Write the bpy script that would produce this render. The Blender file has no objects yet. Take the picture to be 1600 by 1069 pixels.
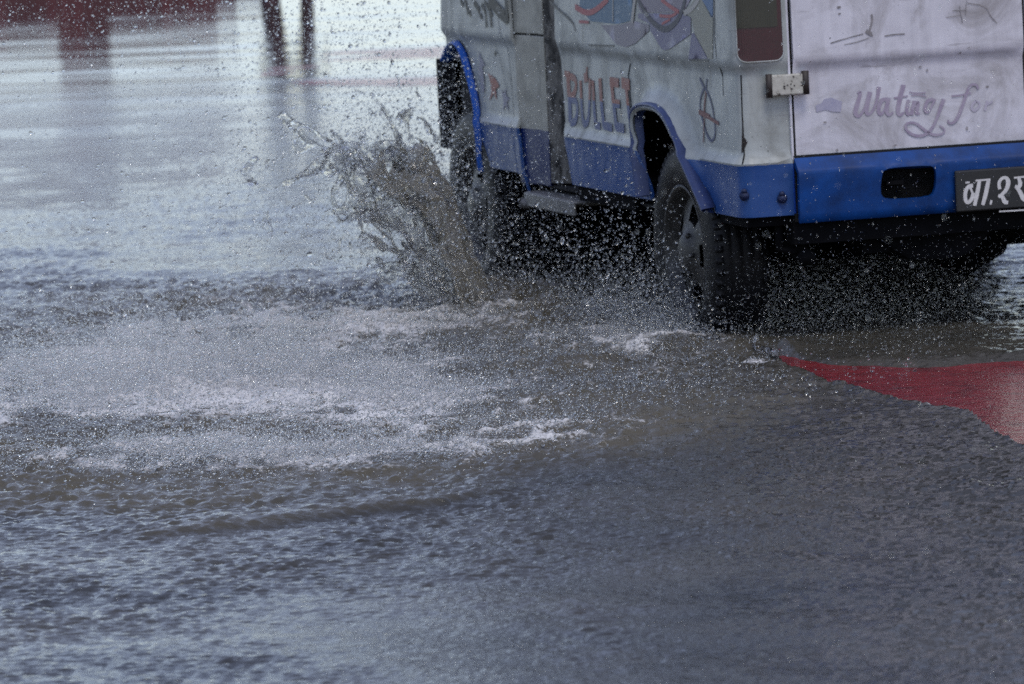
import bpy, bmesh, math, random
import numpy as np
from mathutils import Vector, Matrix, noise
from mathutils.geometry import delaunay_2d_cdt

random.seed(7); rng = np.random.default_rng(11)
scene = bpy.context.scene
col = scene.collection
R = math.radians

# ------------------------------------------------------------------ camera (solved from the photograph)
F, PITCH, ROLL, YAW = 9196.756, 0.0975356, 0.0501372, 0.2643198      # focal length in pixels of a 1600 px wide frame
VX, VY, CH = 0.6017739, 20.1632087, 1.9894236                         # left rear wheel's contact; camera height
fwd = Vector((0, math.cos(PITCH), -math.sin(PITCH)))
rt = Vector((1, 0, 0)); up = rt.cross(fwd)
c_, s_ = math.cos(ROLL), math.sin(ROLL)
rt, up = rt * c_ - up * s_, rt * s_ + up * c_
cam_d = bpy.data.cameras.new('camera'); cam = bpy.data.objects.new('camera', cam_d); col.objects.link(cam)
m = Matrix((rt, up, -fwd)).transposed().to_4x4(); m.translation = Vector((0, 0, CH)); cam.matrix_world = m
cam_d.sensor_width = 36; cam_d.lens = F / 1600 * 36; cam_d.clip_start = .5; cam_d.clip_end = 2000
cam_d.dof.use_dof = True; cam_d.dof.focus_distance = 17.3; cam_d.dof.aperture_fstop = 7.5
scene.camera = cam
scene.view_settings.view_transform = 'Standard'; scene.view_settings.look = 'None'
scene.view_settings.exposure = EXPOSURE = 0.36
scene.view_settings.gamma = 1
cy = scene.cycles
cy.use_denoising = False
cy.max_bounces = 12; cy.transmission_bounces = 10; cy.glossy_bounces = 4; cy.diffuse_bounces = 3; cy.transparent_max_bounces = 8
cy.caustics_reflective = False; cy.caustics_refractive = False; cy.sample_clamp_indirect = 6

# measured points of the photo -> metres on the van's own panels
VO = Vector((VX, VY, 0)); A_F = Vector((-math.sin(YAW), math.cos(YAW), 0)); A_R = Vector((math.cos(YAW), math.sin(YAW), 0))
def ray(x, y): return Vector((0, 0, CH)), fwd + rt * ((x - 800) / F) - up * ((y - 534.5) / F)
def S(x, y, b=0.):                                  # side panel: (metres ahead of rear axle, height)
    c, d = ray(x, y); t = (VO + A_R * b - c).dot(A_R) / d.dot(A_R); P = c + d * t - VO; return (P.dot(A_F), P.z)
def T(x, y, a=-.70):                                # tail panel: (metres from the left side, height)
    c, d = ray(x, y); t = (VO + A_F * a - c).dot(A_F) / d.dot(A_F); P = c + d * t - VO; return (P.dot(A_R), P.z)
def W(b, a, z): return VO + A_F * a + A_R * b + Vector((0, 0, z))

# ------------------------------------------------------------------ node helpers
def mat(name):
    m = bpy.data.materials.new(name); m.use_nodes = True; nt = m.node_tree
    return m, nt, nt.nodes['Principled BSDF']
def N(nt, t, **k):
    n = nt.nodes.new(t)
    for a, v in k.items(): setattr(n, a, v)
    return n
def L(nt, a, b): nt.links.new(a, b)
def tex_coord(nt, scale=(1, 1, 1)):
    tc = N(nt, 'ShaderNodeTexCoord'); mp = N(nt, 'ShaderNodeMapping'); mp.inputs['Scale'].default_value = scale
    L(nt, tc.outputs['Object'], mp.inputs['Vector']); return mp.outputs['Vector']
def noise_n(nt, vec, scale, detail=6, rough=.6, dist=0.):
    n = N(nt, 'ShaderNodeTexNoise'); n.inputs['Scale'].default_value = scale; n.inputs['Detail'].default_value = detail
    n.inputs['Roughness'].default_value = rough; n.inputs['Distortion'].default_value = dist
    L(nt, vec, n.inputs['Vector']); return n.outputs['Fac']
def ramp(nt, fac, stops):
    r = N(nt, 'ShaderNodeValToRGB'); L(nt, fac, r.inputs['Fac']); e = r.color_ramp.elements
    while len(e) < len(stops): e.new(.5)
    for q, (p, c) in zip(e, stops): q.position = p; q.color = (*c, 1) if len(c) == 3 else c
    return r.outputs['Color']
def mix(nt, fac, a, b):
    n = N(nt, 'ShaderNodeMix', data_type='RGBA')
    if isinstance(fac, (int, float)): n.inputs[0].default_value = fac
    else: L(nt, fac, n.inputs[0])
    for v, i in ((a, 6), (b, 7)):
        if isinstance(v, tuple): n.inputs[i].default_value = (*v, 1)
        else: L(nt, v, n.inputs[i])
    return n.outputs[2]
def mth(nt, op, a, b=None, clamp=False):
    n = N(nt, 'ShaderNodeMath', operation=op); n.use_clamp = clamp
    for v, i in ((a, 0), (b, 1)):
        if v is None: continue
        if isinstance(v, (int, float)): n.inputs[i].default_value = v
        else: L(nt, v, n.inputs[i])
    return n.outputs[0]
def bump(nt, h, strength=1, dist=.01, normal=None):
    b = N(nt, 'ShaderNodeBump'); b.inputs['Strength'].default_value = strength; b.inputs['Distance'].default_value = dist
    L(nt, h, b.inputs['Height'])
    if normal is not None: L(nt, normal, b.inputs['Normal'])
    return b.outputs['Normal']
def simple(name, color, rough=.5, metallic=0, var=.25, scale=30, bumpd=0.):
    m, nt, p = mat(name); v = tex_coord(nt); f = noise_n(nt, v, scale)
    d = tuple(c * (1 - var) for c in color); l = tuple(min(1, c * (1 + var)) for c in color)
    L(nt, ramp(nt, f, [(.3, d), (.7, l)]), p.inputs['Base Color'])
    p.inputs['Roughness'].default_value = rough; p.inputs['Metallic'].default_value = metallic
    if bumpd: L(nt, bump(nt, f, 1, bumpd), p.inputs['Normal'])
    return m

# ------------------------------------------------------------------ object helpers
def mkobj(name, verts, faces, material=None, parent=None, smooth=True, kind=None):
    me = bpy.data.meshes.new(name); me.from_pydata([tuple(v) for v in verts], [], [tuple(f) for f in faces]); me.update()
    if smooth: me.polygons.foreach_set('use_smooth', [True] * len(me.polygons))
    o = bpy.data.objects.new(name, me); col.objects.link(o)
    if material: me.materials.append(material)
    if parent: o.parent = parent
    if kind: o['kind'] = kind
    return o
def np_mesh(name, V, Fc, material, kind=None, smooth=True):
    me = bpy.data.meshes.new(name); n = Fc.shape[1]
    me.vertices.add(len(V)); me.vertices.foreach_set('co', np.asarray(V, dtype=np.float32).ravel())
    me.loops.add(Fc.size); me.loops.foreach_set('vertex_index', Fc.astype(np.int32).ravel())
    me.polygons.add(len(Fc)); me.polygons.foreach_set('loop_start', np.arange(0, Fc.size, n, dtype=np.int32))
    me.polygons.foreach_set('loop_total', np.full(len(Fc), n, dtype=np.int32))
    if smooth: me.polygons.foreach_set('use_smooth', np.ones(len(Fc), dtype=bool))
    me.update(calc_edges=True); me.validate()
    o = bpy.data.objects.new(name, me); col.objects.link(o); me.materials.append(material)
    if kind: o['kind'] = kind
    return o
def tag(o, label, cat, group=None, kind=None):
    o['label'] = label; o['category'] = cat
    if group: o['group'] = group
    if kind: o['kind'] = kind
def bm_obj(name, bm, material, parent=None, smooth=False, bevel=0):
    me = bpy.data.meshes.new(name); bmesh.ops.recalc_face_normals(bm, faces=bm.faces[:]); bm.to_mesh(me); bm.free()
    if smooth: me.polygons.foreach_set('use_smooth', [True] * len(me.polygons))
    o = bpy.data.objects.new(name, me); col.objects.link(o); me.materials.append(material)
    if parent: o.parent = parent
    if bevel:
        b = o.modifiers.new('bevel', 'BEVEL'); b.width = bevel; b.segments = 2; b.limit_method = 'ANGLE'; b.angle_limit = R(40)
    return o
def box(bm, x0, x1, y0, y1, z0, z1, rot=None, pivot=None):
    r = bmesh.ops.create_cube(bm, size=1)
    for v in r['verts']:
        v.co = Vector((x0 + (v.co.x + .5) * (x1 - x0), y0 + (v.co.y + .5) * (y1 - y0), z0 + (v.co.z + .5) * (z1 - z0)))
        if rot: v.co = pivot + rot @ (v.co - pivot)
def tube(bm, pts, r, n=10):
    rings = []
    for i, p in enumerate(pts):
        p = Vector(p); t = (Vector(pts[min(i + 1, len(pts) - 1)]) - Vector(pts[max(i - 1, 0)])).normalized()
        a = t.orthogonal().normalized() if not rings else (prev - t * prev.dot(t)).normalized()
        prev = a; b = t.cross(a); rr = r[i] if isinstance(r, (list, tuple)) else r
        rings.append([bm.verts.new(p + (a * math.cos(2 * math.pi * k / n) + b * math.sin(2 * math.pi * k / n)) * rr) for k in range(n)])
    for q, w in zip(rings, rings[1:]):
        for k in range(n): bm.faces.new((q[k], q[(k + 1) % n], w[(k + 1) % n], w[k]))
    bm.faces.new(rings[0][::-1]); bm.faces.new(rings[-1])
def lathe(bm, prof, axis_pt, n=48, closed=False, mirror=1):         # profile of (x along the axle, radius)
    rings = []
    for x, r in prof:
        rings.append([bm.verts.new((axis_pt[0] + x * mirror, axis_pt[1] + r * math.cos(2 * math.pi * k / n), axis_pt[2] + r * math.sin(2 * math.pi * k / n))) for k in range(n)])
    pairs = list(zip(rings, rings[1:])) + ([(rings[-1], rings[0])] if closed else [])
    for q, w in pairs:
        for k in range(n): bm.faces.new((q[k], q[(k + 1) % n], w[(k + 1) % n], w[k]))
    return rings

# ------------------------------------------------------------------ 2D panels
def inside(poly, x, y):
    c = False; j = len(poly) - 1
    for i in range(len(poly)):
        (xi, yi), (xj, yj) = poly[i], poly[j]
        if (yi > y) != (yj > y) and x < (xj - xi) * (y - yi) / (yj - yi) + xi: c = not c
        j = i
    return c
def seg_d(px, py, poly, closed=True):
    best = 1e9; n = len(poly)
    for i in range(n if closed else n - 1):
        (ax, ay), (bx, by) = poly[i], poly[(i + 1) % n]
        dx, dy = bx - ax, by - ay; l = dx * dx + dy * dy
        t = 0 if l == 0 else max(0, min(1, ((px - ax) * dx + (py - ay) * dy) / l))
        d = (px - ax - t * dx) ** 2 + (py - ay - t * dy) ** 2
        if d < best: best = d
    return math.sqrt(best)
def densify(poly, step, closed=True):
    out = []; n = len(poly)
    for i in range(n if closed else n - 1):
        (ax, ay), (bx, by) = poly[i], poly[(i + 1) % n]; k = max(1, int(math.hypot(bx - ax, by - ay) / step))
        out += [(ax + (bx - ax) * j / k, ay + (by - ay) * j / k) for j in range(k)]
    if not closed: out.append(poly[-1])
    return out
def smooth_poly(p, it=2, closed=True):                               # Chaikin
    for _ in range(it):
        q = []; n = len(p)
        if not closed: q.append(p[0])
        for i in range(n if closed else n - 1):
            a, b = p[i], p[(i + 1) % n]
            q += [(a[0] * .75 + b[0] * .25, a[1] * .75 + b[1] * .25), (a[0] * .25 + b[0] * .75, a[1] * .25 + b[1] * .75)]
        if not closed: q.append(p[-1])
        p = q
    return p
def panel2d(outline, holes=(), step=.03, xs=None, ys=None):
    loops = [densify(outline, step)] + [densify(h, step) for h in holes]
    pts, edges = [], []
    for lp in loops:
        b = len(pts); pts += lp; edges += [(b + i, b + (i + 1) % len(lp)) for i in range(len(lp))]
    x0, x1 = min(p[0] for p in outline), max(p[0] for p in outline); y0, y1 = min(p[1] for p in outline), max(p[1] for p in outline)
    if xs is None: xs = np.arange(x0 + step * .6, x1, step)
    if ys is None: ys = np.arange(y0 + step * .6, y1, step)
    bp = np.array(pts)
    for x in xs:
        for y in ys:
            if x <= x0 or x >= x1 or y <= y0 or y >= y1: continue
            if not inside(outline, x, y) or any(inside(h, x, y) for h in holes): continue
            if np.min((bp[:, 0] - x) ** 2 + (bp[:, 1] - y) ** 2) < (step * .35) ** 2: continue
            pts.append((float(x), float(y)))
    v, e, f, *_ = delaunay_2d_cdt([Vector(p) for p in pts], edges, [], 0, 1e-6)
    v = [(q.x, q.y) for q in v]; out = []
    for t in f:
        cx = sum(v[i][0] for i in t) / 3; cyy = sum(v[i][1] for i in t) / 3
        if inside(outline, cx, cyy) and not any(inside(h, cx, cyy) for h in holes): out.append(t)
    return v, out

# =================================================================== MATERIALS
def van_paint(name, white, blue, dirt_amt, blue_sky_film):
    m, nt, p = mat(name); tc = N(nt, 'ShaderNodeTexCoord'); sep = N(nt, 'ShaderNodeSeparateXYZ'); L(nt, tc.outputs['Object'], sep.inputs[0])
    v = tc.outputs['Object']
    big = noise_n(nt, v, 3.4, 9, .68, 1.2); fine = noise_n(nt, v, 38, 8, .7)
    mp = N(nt, 'ShaderNodeMapping'); mp.inputs['Scale'].default_value = (22, 22, 1.6); L(nt, v, mp.inputs[0]); streak = noise_n(nt, mp.outputs[0], 1, 6, .6)
    w = mix(nt, mth(nt, 'MULTIPLY', ramp(nt, streak, [(.42, (0, 0, 0)), (.75, (1, 1, 1))]), dirt_amt * .4), white, tuple(c * .5 for c in white))
    w = mix(nt, mth(nt, 'MULTIPLY', ramp(nt, big, [(.47, (0, 0, 0)), (.74, (1, 1, 1))]), dirt_amt), w, (white[0] * .42, white[1] * .40, white[2] * .36))
    chips = ramp(nt, noise_n(nt, v, 55, 4, .5, .6), [(.735, (0, 0, 0)), (.75, (1, 1, 1))])
    w = mix(nt, mth(nt, 'MULTIPLY', chips, .8), w, (.05, .045, .04))
    scr = N(nt, 'ShaderNodeMapping'); scr.inputs['Scale'].default_value = (5, 7, 60); scr.inputs['Rotation'].default_value = (.3, .2, .1); L(nt, v, scr.inputs[0])
    sc = ramp(nt, noise_n(nt, scr.outputs[0], 1, 5, .55), [(.66, (0, 0, 0)), (.72, (1, 1, 1))])
    w = mix(nt, mth(nt, 'MULTIPLY', sc, .35 * dirt_amt + .1), w, (.16, .14, .14))
    b = mix(nt, mth(nt, 'MULTIPLY', ramp(nt, streak, [(.3, (.35, .35, .35)), (.75, (1, 1, 1))]), blue_sky_film), blue, (.17, .18, .215))  # grey film: mud, plus grazing sky sheen painted into the blue
    b = mix(nt, mth(nt, 'MULTIPLY', chips, .5), b, (.02, .02, .03))
    edge = mth(nt, 'ADD', sep.outputs[2], mth(nt, 'MULTIPLY', mth(nt, 'SUBTRACT', fine, .5), .008))
    step = mth(nt, 'GREATER_THAN', edge, .628)
    L(nt, mix(nt, step, b, w), p.inputs['Base Color'])
    L(nt, ramp(nt, big, [(.3, (.28,) * 3), (.7, (.5,) * 3)]), p.inputs['Roughness'])
    p.inputs['Specular IOR Level'].default_value = .35
    dent = noise_n(nt, v, 5.5, 2, .5)
    nb = bump(nt, dent, .5, .02); L(nt, bump(nt, fine, .25, .002, nb), p.inputs['Normal'])
    return m
M = {}
M['side_paint_shaded'] = van_paint('side_paint_shaded', (.40, .42, .40), (.006, .060, .235), .85, .13)  # dimmer white: the flank's weaker light is put into the colour
M['rear_paint_lit'] = van_paint('rear_paint_lit', (.64, .62, .66), (.003, .05, .33), .95, .03)  # same van white, raised in colour for the better lit tail
M['blue'] = simple('blue_paint', (.006, .075, .36), .32, 0, .2, 20, .001)
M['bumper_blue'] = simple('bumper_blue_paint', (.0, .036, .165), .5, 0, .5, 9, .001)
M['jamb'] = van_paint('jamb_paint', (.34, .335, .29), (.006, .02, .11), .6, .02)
M['grime'] = None
def grime():
    m, nt, p = mat('grimy_painted_metal'); v = tex_coord(nt, (1, 1, .55)); f = noise_n(nt, v, 26, 6, .6, .5)
    L(nt, ramp(nt, f, [(.38, (.008, .007, .006)), (.47, (.09, .085, .075)), (.62, (.18, .17, .15)), (.8, (.3, .29, .26))]), p.inputs['Base Color'])
    p.inputs['Roughness'].default_value = .6; L(nt, bump(nt, f, 1, .004), p.inputs['Normal']); return m
M['grime'] = grime()
M['black'] = simple('black_underside', (.004, .004, .005), .85, 0, .4, 12)
M['black'].node_tree.nodes['Principled BSDF'].inputs['Specular IOR Level'].default_value = .08
M['gap'] = simple('dark_interior', (.006, .006, .006), .9)
M['rubber'] = simple('wet_rubber', (.005, .005, .006), .5, 0, .35, 40, .002)
M['rubber'].node_tree.nodes['Principled BSDF'].inputs['Specular IOR Level'].default_value = .22
for k_ in ('blue', 'bumper_blue'): M[k_].node_tree.nodes['Principled BSDF'].inputs['Specular IOR Level'].default_value = .28
M['rim'] = simple('muddy_steel', (.040, .039, .037), .42, .5, .5, 30, .002)
M['step'] = simple('dusty_steel_step', (.20, .20, .20), .5, .4, .3, 30, .001)
M['plate'] = simple('plate_black', (.008, .008, .009), .35)
M['plate_white'] = simple('plate_white', (.62, .60, .58), .5, 0, .15, 60)
M['glass'] = simple('dark_glass', (.015, .018, .02), .06, 0, .1, 5)
M['hinge'] = None
def chipped():
    m, nt, p = mat('chipped_cream_paint'); v = tex_coord(nt); f = noise_n(nt, v, 42, 5, .6)
    L(nt, ramp(nt, f, [(.36, (.03, .022, .016)), (.40, (.42, .40, .34)), (.7, (.55, .53, .46))]), p.inputs['Base Color']); p.inputs['Roughness'].default_value = .5
    return m
M['hinge'] = chipped()
def lens(name, c):
    m, nt, p = mat(name); v = tex_coord(nt); f = noise_n(nt, v, 60, 4)
    L(nt, ramp(nt, f, [(.3, tuple(x * .7 for x in c)), (.7, c)]), p.inputs['Base Color']); p.inputs['Roughness'].default_value = .25
    w = N(nt, 'ShaderNodeTexWave'); w.inputs['Scale'].default_value = 40; L(nt, v, w.inputs[0]); L(nt, bump(nt, w.outputs['Fac'], .4, .002), p.inputs['Normal']); return m
M['red_lens'] = lens('red_lens', (.045, .003, .008)); M['amber_lens'] = lens('amber_lens', (.030, .025, .014))
def paint(name, c, fade=.3, base=(.40, .42, .40)):
    m, nt, p = mat(name); v = tex_coord(nt); f = noise_n(nt, v, 34, 7, .7)
    L(nt, mix(nt, mth(nt, 'MULTIPLY', ramp(nt, f, [(.35, (0, 0, 0)), (.75, (1, 1, 1))]), fade), c, base), p.inputs['Base Color'])
    p.inputs['Roughness'].default_value = .5; return m
def two_tone():
    m, nt, p = mat('red_over_blue_lettering'); tc = N(nt, 'ShaderNodeTexCoord'); sep = N(nt, 'ShaderNodeSeparateXYZ'); L(nt, tc.outputs['Object'], sep.inputs[0])
    f = noise_n(nt, tc.outputs['Object'], 34, 7, .7)
    s = mth(nt, 'GREATER_THAN', mth(nt, 'ADD', sep.outputs[2], mth(nt, 'MULTIPLY', f, .006)), .778)
    c = mix(nt, s, (.055, .08, .21), (.27, .085, .065))
    L(nt, mix(nt, mth(nt, 'MULTIPLY', ramp(nt, f, [(.4, (0, 0, 0)), (.75, (1, 1, 1))]), .4), c, (.4, .42, .4)), p.inputs['Base Color']); p.inputs['Roughness'].default_value = .5
    return m

# =================================================================== THE VAN
van = bpy.data.objects.new('van', None); col.objects.link(van); van.location = VO; van.rotation_euler = (0, 0, YAW)
tag(van, 'battered white and blue van driving away through flood water, its side door open', 'van')
WIDTH, U_REAR, RC, RF, AF = 2.04, -.65, .05, .13, 3.11
PZ = [(.40, -.02), (.455, -.004), (.60, 0), (.624, .003), (.634, .006), (.66, -.012), (.92, -.015), (.938, -.014), (.966, .003), (1.2, .0), (1.45, -.022), (1.75, -.065), (1.95, -.11), (2.08, -.17), (2.16, -.27)]
def prof(z):
    for (a, x), (b, y) in zip(PZ, PZ[1:]):
        if z <= b: return x + (y - x) * max(0, (z - a)) / (b - a)
    return PZ[-1][1]
RARCH_PX = [(1007, 306), (1001, 260), (996, 215), (993, 188), (995, 175), (1003, 168), (1016, 167), (1031, 171), (1045, 186), (1058, 214), (1072, 250), (1090, 292), (1107, 332)]
rarch = [S(x, y, -.02) for x, y in RARCH_PX]
FARCH_PX = [(756, 268), (754, 240), (751, 195), (744, 150), (735, 115), (726, 84), (716, 65), (707, 64), (700, 74), (694, 92)]
farch = [S(x, y) for x, y in FARCH_PX]
rarch = smooth_poly(rarch, 2, False); farch = smooth_poly(farch, 2, False)
def flare(u, z):
    if u > 1.2 or u < -.62: return 0
    d = seg_d(u, z, rarch, False)
    return .055 * max(0, 1 - d / .062) ** 1.3 * max(0, min(1, (z - .5) / .2))
def SM(u, z, extra=0., mirror=False):
    """point of the van's outer skin: u runs along the side and wraps round the rear and front corners"""
    o = prof(z) + extra + flare(u, z)
    if u >= AF:
        th = (u - AF) / RF
        if th < math.pi / 2: x, y, nx, ny = RF - RF * math.cos(th), AF + RF * math.sin(th), -math.cos(th), math.sin(th)
        else: x, y, nx, ny = RF + (th - math.pi / 2) * RF, AF + RF, 0, 1
        if z > 1.0 and ny > 0: y -= ny * (z - 1.0) * .55
    elif u >= U_REAR: x, y, nx, ny = 0, u, -1, 0
    else:
        th = (U_REAR - u) / RC
        if th < math.pi / 2: x, y, nx, ny = RC - RC * math.cos(th), U_REAR - RC * math.sin(th), -math.cos(th), -math.sin(th)
        else: x, y, nx, ny = RC + (th - math.pi / 2) * RC, U_REAR - RC, 0, -1
    x += nx * o; y += ny * o
    return Vector((WIDTH - x if mirror else x, y, z))
def TM(b, z, extra=0.): return Vector((b, -.70 - prof(max(z, .68)) - extra, z))
def b2u(b): return U_REAR - RC * math.pi / 2 - (b - RC)
def skin(name, outline, holes, material, mapper, step=.03, xs=None, ys=None, thick=.012, parent=van, flip=False):
    v, f = panel2d(outline, holes, step, xs, ys)
    P = [mapper(*q) for q in v]
    if flip: f = [t[::-1] for t in f]
    o = mkobj(name, P, f, material, parent)
    if thick:
        s = o.modifiers.new('thickness', 'SOLIDIFY'); s.thickness = thick; s.offset = -1 if thick > 0 else 1
        s.thickness = abs(thick)
        e = o.modifiers.new('crisp_edges', 'EDGE_SPLIT'); e.split_angle = R(42)
    return o
zs = sorted(set([.47, .50, .55, .60, .612, .624, .634, .645, .66, .68, .70, .73, .76, .79, .82, .85, .88, .905, .92, .938, .952, .966, .985, 1.02, 1.08, 1.15, 1.2, 1.3, 1.45, 1.6, 1.75, 1.85, 1.95, 2.02, 2.08, 2.12]))
BOT, TOP = .455, 2.16
uR = b2u(.183); uF = AF + RF * math.pi / 2 + WIDTH / 2 - RF
us = sorted(set(list(np.arange(-.9, 3.3, .045)) + [U_REAR - RC * k * math.pi / 8 for k in range(5)] + [AF + RF * k * math.pi / 10 for k in range(6)] + [3.5, 3.7, 3.9] + list(np.arange(-.55, .65, .022))))
door_edge_px = [(775, 0), (780, 30), (783, 50), (788, 75), (792, 105), (795, 135), (800, 197), (808, 270)]
fdoor_rear = [S(x, y) for x, y in door_edge_px]
fdoor_front = [S(705, 0), S(708, 35), S(712, 60)]
FD_TOP = 1.92
# opening for the front door: between the front arch and the rear seam
fd_hole = [fdoor_front[-1]] + [(2.955, 1.2), (2.93, 1.35), (2.62, FD_TOP), (2.26, FD_TOP)] + fdoor_rear + [S(756, 268)] + [S(x, y) for x, y in FARCH_PX[1:7]]
ap_left = [(2.10, 1.92)] + [S(x, y) for x, y in ((794, 0), (799, 60), (803, 140), (808, 200), (817, 300))]
ap_right = [S(x, y) for x, y in ((893, 290), (887, 250), (880, 205), (872, 110), (868, 60), (866, 0))] + [(1.46, 1.92)]
fd_bottom = S(808, 270)[1]
outline = [(uR, BOT), (rarch[-1][0], BOT)] + rarch[::-1] + [(rarch[0][0], BOT), (ap_right[0][0], BOT)] + ap_right + ap_left + \
          [(ap_left[-1][0], BOT), (2.115, BOT)] + fdoor_rear[::-1] + [(2.26, FD_TOP), (2.62, FD_TOP), (2.93, 1.35), (2.955, 1.2)] + fdoor_front + farch[-14:] + [(3.10, .86), (uF, .86), (uF, TOP), (uR, TOP)]
def clean(p):
    q = [p[0]]
    for a in p[1:]:
        if math.hypot(a[0] - q[-1][0], a[1] - q[-1][1]) > .004: q.append(a)
    return q
outline = clean(outline)
lw = [(uF, 1.15), (AF + .22, 1.15), (AF + .22, 1.85), (uF, 1.85)]
def rect(x0, x1, y0, y1, r=.05, n=4):
    p = []
    for cx, cyy, a0 in ((x1 - r, y1 - r, 0), (x0 + r, y1 - r, 90), (x0 + r, y0 + r, 180), (x1 - r, y0 + r, 270)):
        p += [(cx + r * math.cos(R(a0 + 90 * k / n)), cyy + r * math.sin(R(a0 + 90 * k / n))) for k in range(n + 1)]
    return p
side_win = [rect(-.55, .42, 1.36, 1.80), rect(.52, 1.36, 1.36, 1.80)]
body = skin('body', outline, side_win, M['side_paint_shaded'], lambda u, z: SM(u, z), .035, us, zs, .012, flip=True)
# far side and roof joined into the same painted shell
zs2 = [.5, .6, .634, .66, .92, .966, 1.2, 1.45, 1.75, 1.95, 2.08]
us2 = sorted(list(np.arange(-.9, 3.3, .15)) + [U_REAR - RC * k * math.pi / 8 for k in range(5)] + [AF + RF * k * math.pi / 10 for k in range(6)] + [3.6, 3.9])
ra = [(x, y) for x, y in rarch]; fa = [(2.43, BOT), (2.45, .62), (2.6, .80), (2.8, .86), (3.0, .80), (3.1, .64), (3.12, BOT)]
out_r = clean([(uR, BOT), (ra[-1][0], BOT)] + ra[::-1] + [(ra[0][0], BOT)] + fa + [(uF, BOT), (uF, TOP), (uR, TOP)])
skin('body_far_side', out_r, [rect(-.55, .42, 1.3, 1.78), rect(.52, 1.36, 1.3, 1.78), rect(1.5, 2.2, 1.3, 1.78)], M['side_paint_shaded'], lambda u, z: SM(u, z, 0, True), .12, us2, zs2, .012)
bm = bmesh.new()                                                     # roof: crowned sheet with a few ribs
ys_r = np.linspace(-.48, 2.62, 25); xs_r = np.linspace(.255, WIDTH - .255, 17); gv = []
for y in ys_r: gv.append([bm.verts.new((x, y, 2.155 + .07 * (1 - ((x - WIDTH / 2) / .7) ** 2) + (.012 if int((x + .02) / .14) % 2 else 0))) for x in xs_r])
for i in range(len(ys_r) - 1):
    for j in range(len(xs_r) - 1): bm.faces.new((gv[i][j], gv[i][j + 1], gv[i + 1][j + 1], gv[i + 1][j]))
bm_obj('roof', bm, M['side_paint_shaded'], van, True)
# side windows
for i, w in enumerate(side_win):
    o = skin('window', [(x, z) for x, z in w], [], M['glass'], lambda u, z: SM(u, z, -.006), .1, None, None, 0, flip=True)
for w in (rect(-.55, .42, 1.3, 1.78), rect(.52, 1.36, 1.3, 1.78), rect(1.5, 2.2, 1.3, 1.78)):
    skin('window', w, [], M['glass'], lambda u, z: SM(u, z, -.006, True), .1, None, None, 0)
# windscreen
mkobj('windscreen', [(.2, 3.16, 1.2), (WIDTH - .2, 3.16, 1.2), (WIDTH - .27, 2.80, 1.9), (.27, 2.80, 1.9)], [(0, 1, 2, 3)], M['glass'], van, False)

# ---- front door
g = .006
fd_out = [(x - g, z) for x, z in fdoor_front] ; fd_out = clean([(2.95, 1.2), (2.92, 1.35), (2.62, FD_TOP - g), (2.27, FD_TOP - g)][::-1] + [(x - g, z) for x, z in []])
fd_poly = clean([(x + g, z) for x, z in fdoor_rear] + [(S(756, 268)[0], fd_bottom)] + [(x - .002, z) for x, z in [S(px, py) for px, py in FARCH_PX[1:6]]] + [(x - g, z) for x, z in fdoor_front[::-1]] + [(2.945, 1.2), (2.92, 1.34), (2.62, FD_TOP - .01), (2.27, FD_TOP - .01)])
fdw = [(2.30, 1.22), (2.86, 1.22), (2.84, 1.34), (2.60, 1.82), (2.32, 1.82)]
fdoor = skin('front_door', fd_poly, [fdw], M['side_paint_shaded'], lambda u, z: SM(u, z, .001), .03, None, zs, .014, flip=True)
skin('door_window', fdw, [], M['glass'], lambda u, z: SM(u, z, -.006), .1, None, None, 0, parent=fdoor, flip=True)
# ---- dark gap liner behind the seams
bm = bmesh.new()
box(bm, .03, .036, 2.09, 2.98, .48, 1.9); box(bm, .04, .046, -.60, 1.36, .84, 1.3)
box(bm, .17, WIDTH - .17, -.685, -.66, .47, 2.0)
bm_obj('inner_lining', bm, M['gap'], van)

# ---- wheel arch trims
def arch_trim(name, line, b_out, b_in, width, material, inward):
    """rounded lip that follows the opening: faces outward, turns in towards the wheel"""
    vs, fs = [], []; n = len(line)
    for i, (u, z) in enumerate(line):
        a = line[max(0, i - 1)]; c = line[min(n - 1, i + 1)]; t = Vector((c[0] - a[0], c[1] - a[1])).normalized(); nr = Vector((t.y, -t.x)) * inward
        for w, b in ((-.004, -.002), (width * .15, b_out * .75), (width * .5, b_out), (width, b_out + .004), (width + .006, b_in * .3), (width + .004, b_in)):
            vs.append(Vector((b - prof(z) * .5, u + nr.x * w, z + nr.y * w)))
    for i in range(n - 1):
        for k in range(5): fs.append((i * 6 + k, i * 6 + k + 1, i * 6 + k + 7, i * 6 + k + 6))
    return mkobj(name, vs, fs, material, van)
arch_trim('wheel_arch_trim', farch[:], -.026, .03, .012, M['blue'], 1)
arch_trim('wheel_arch_trim', rarch, -.050, .0, .016, simple('dull_blue_paint', (.035, .055, .15), .4, 0, .2, 20), 1)

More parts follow.
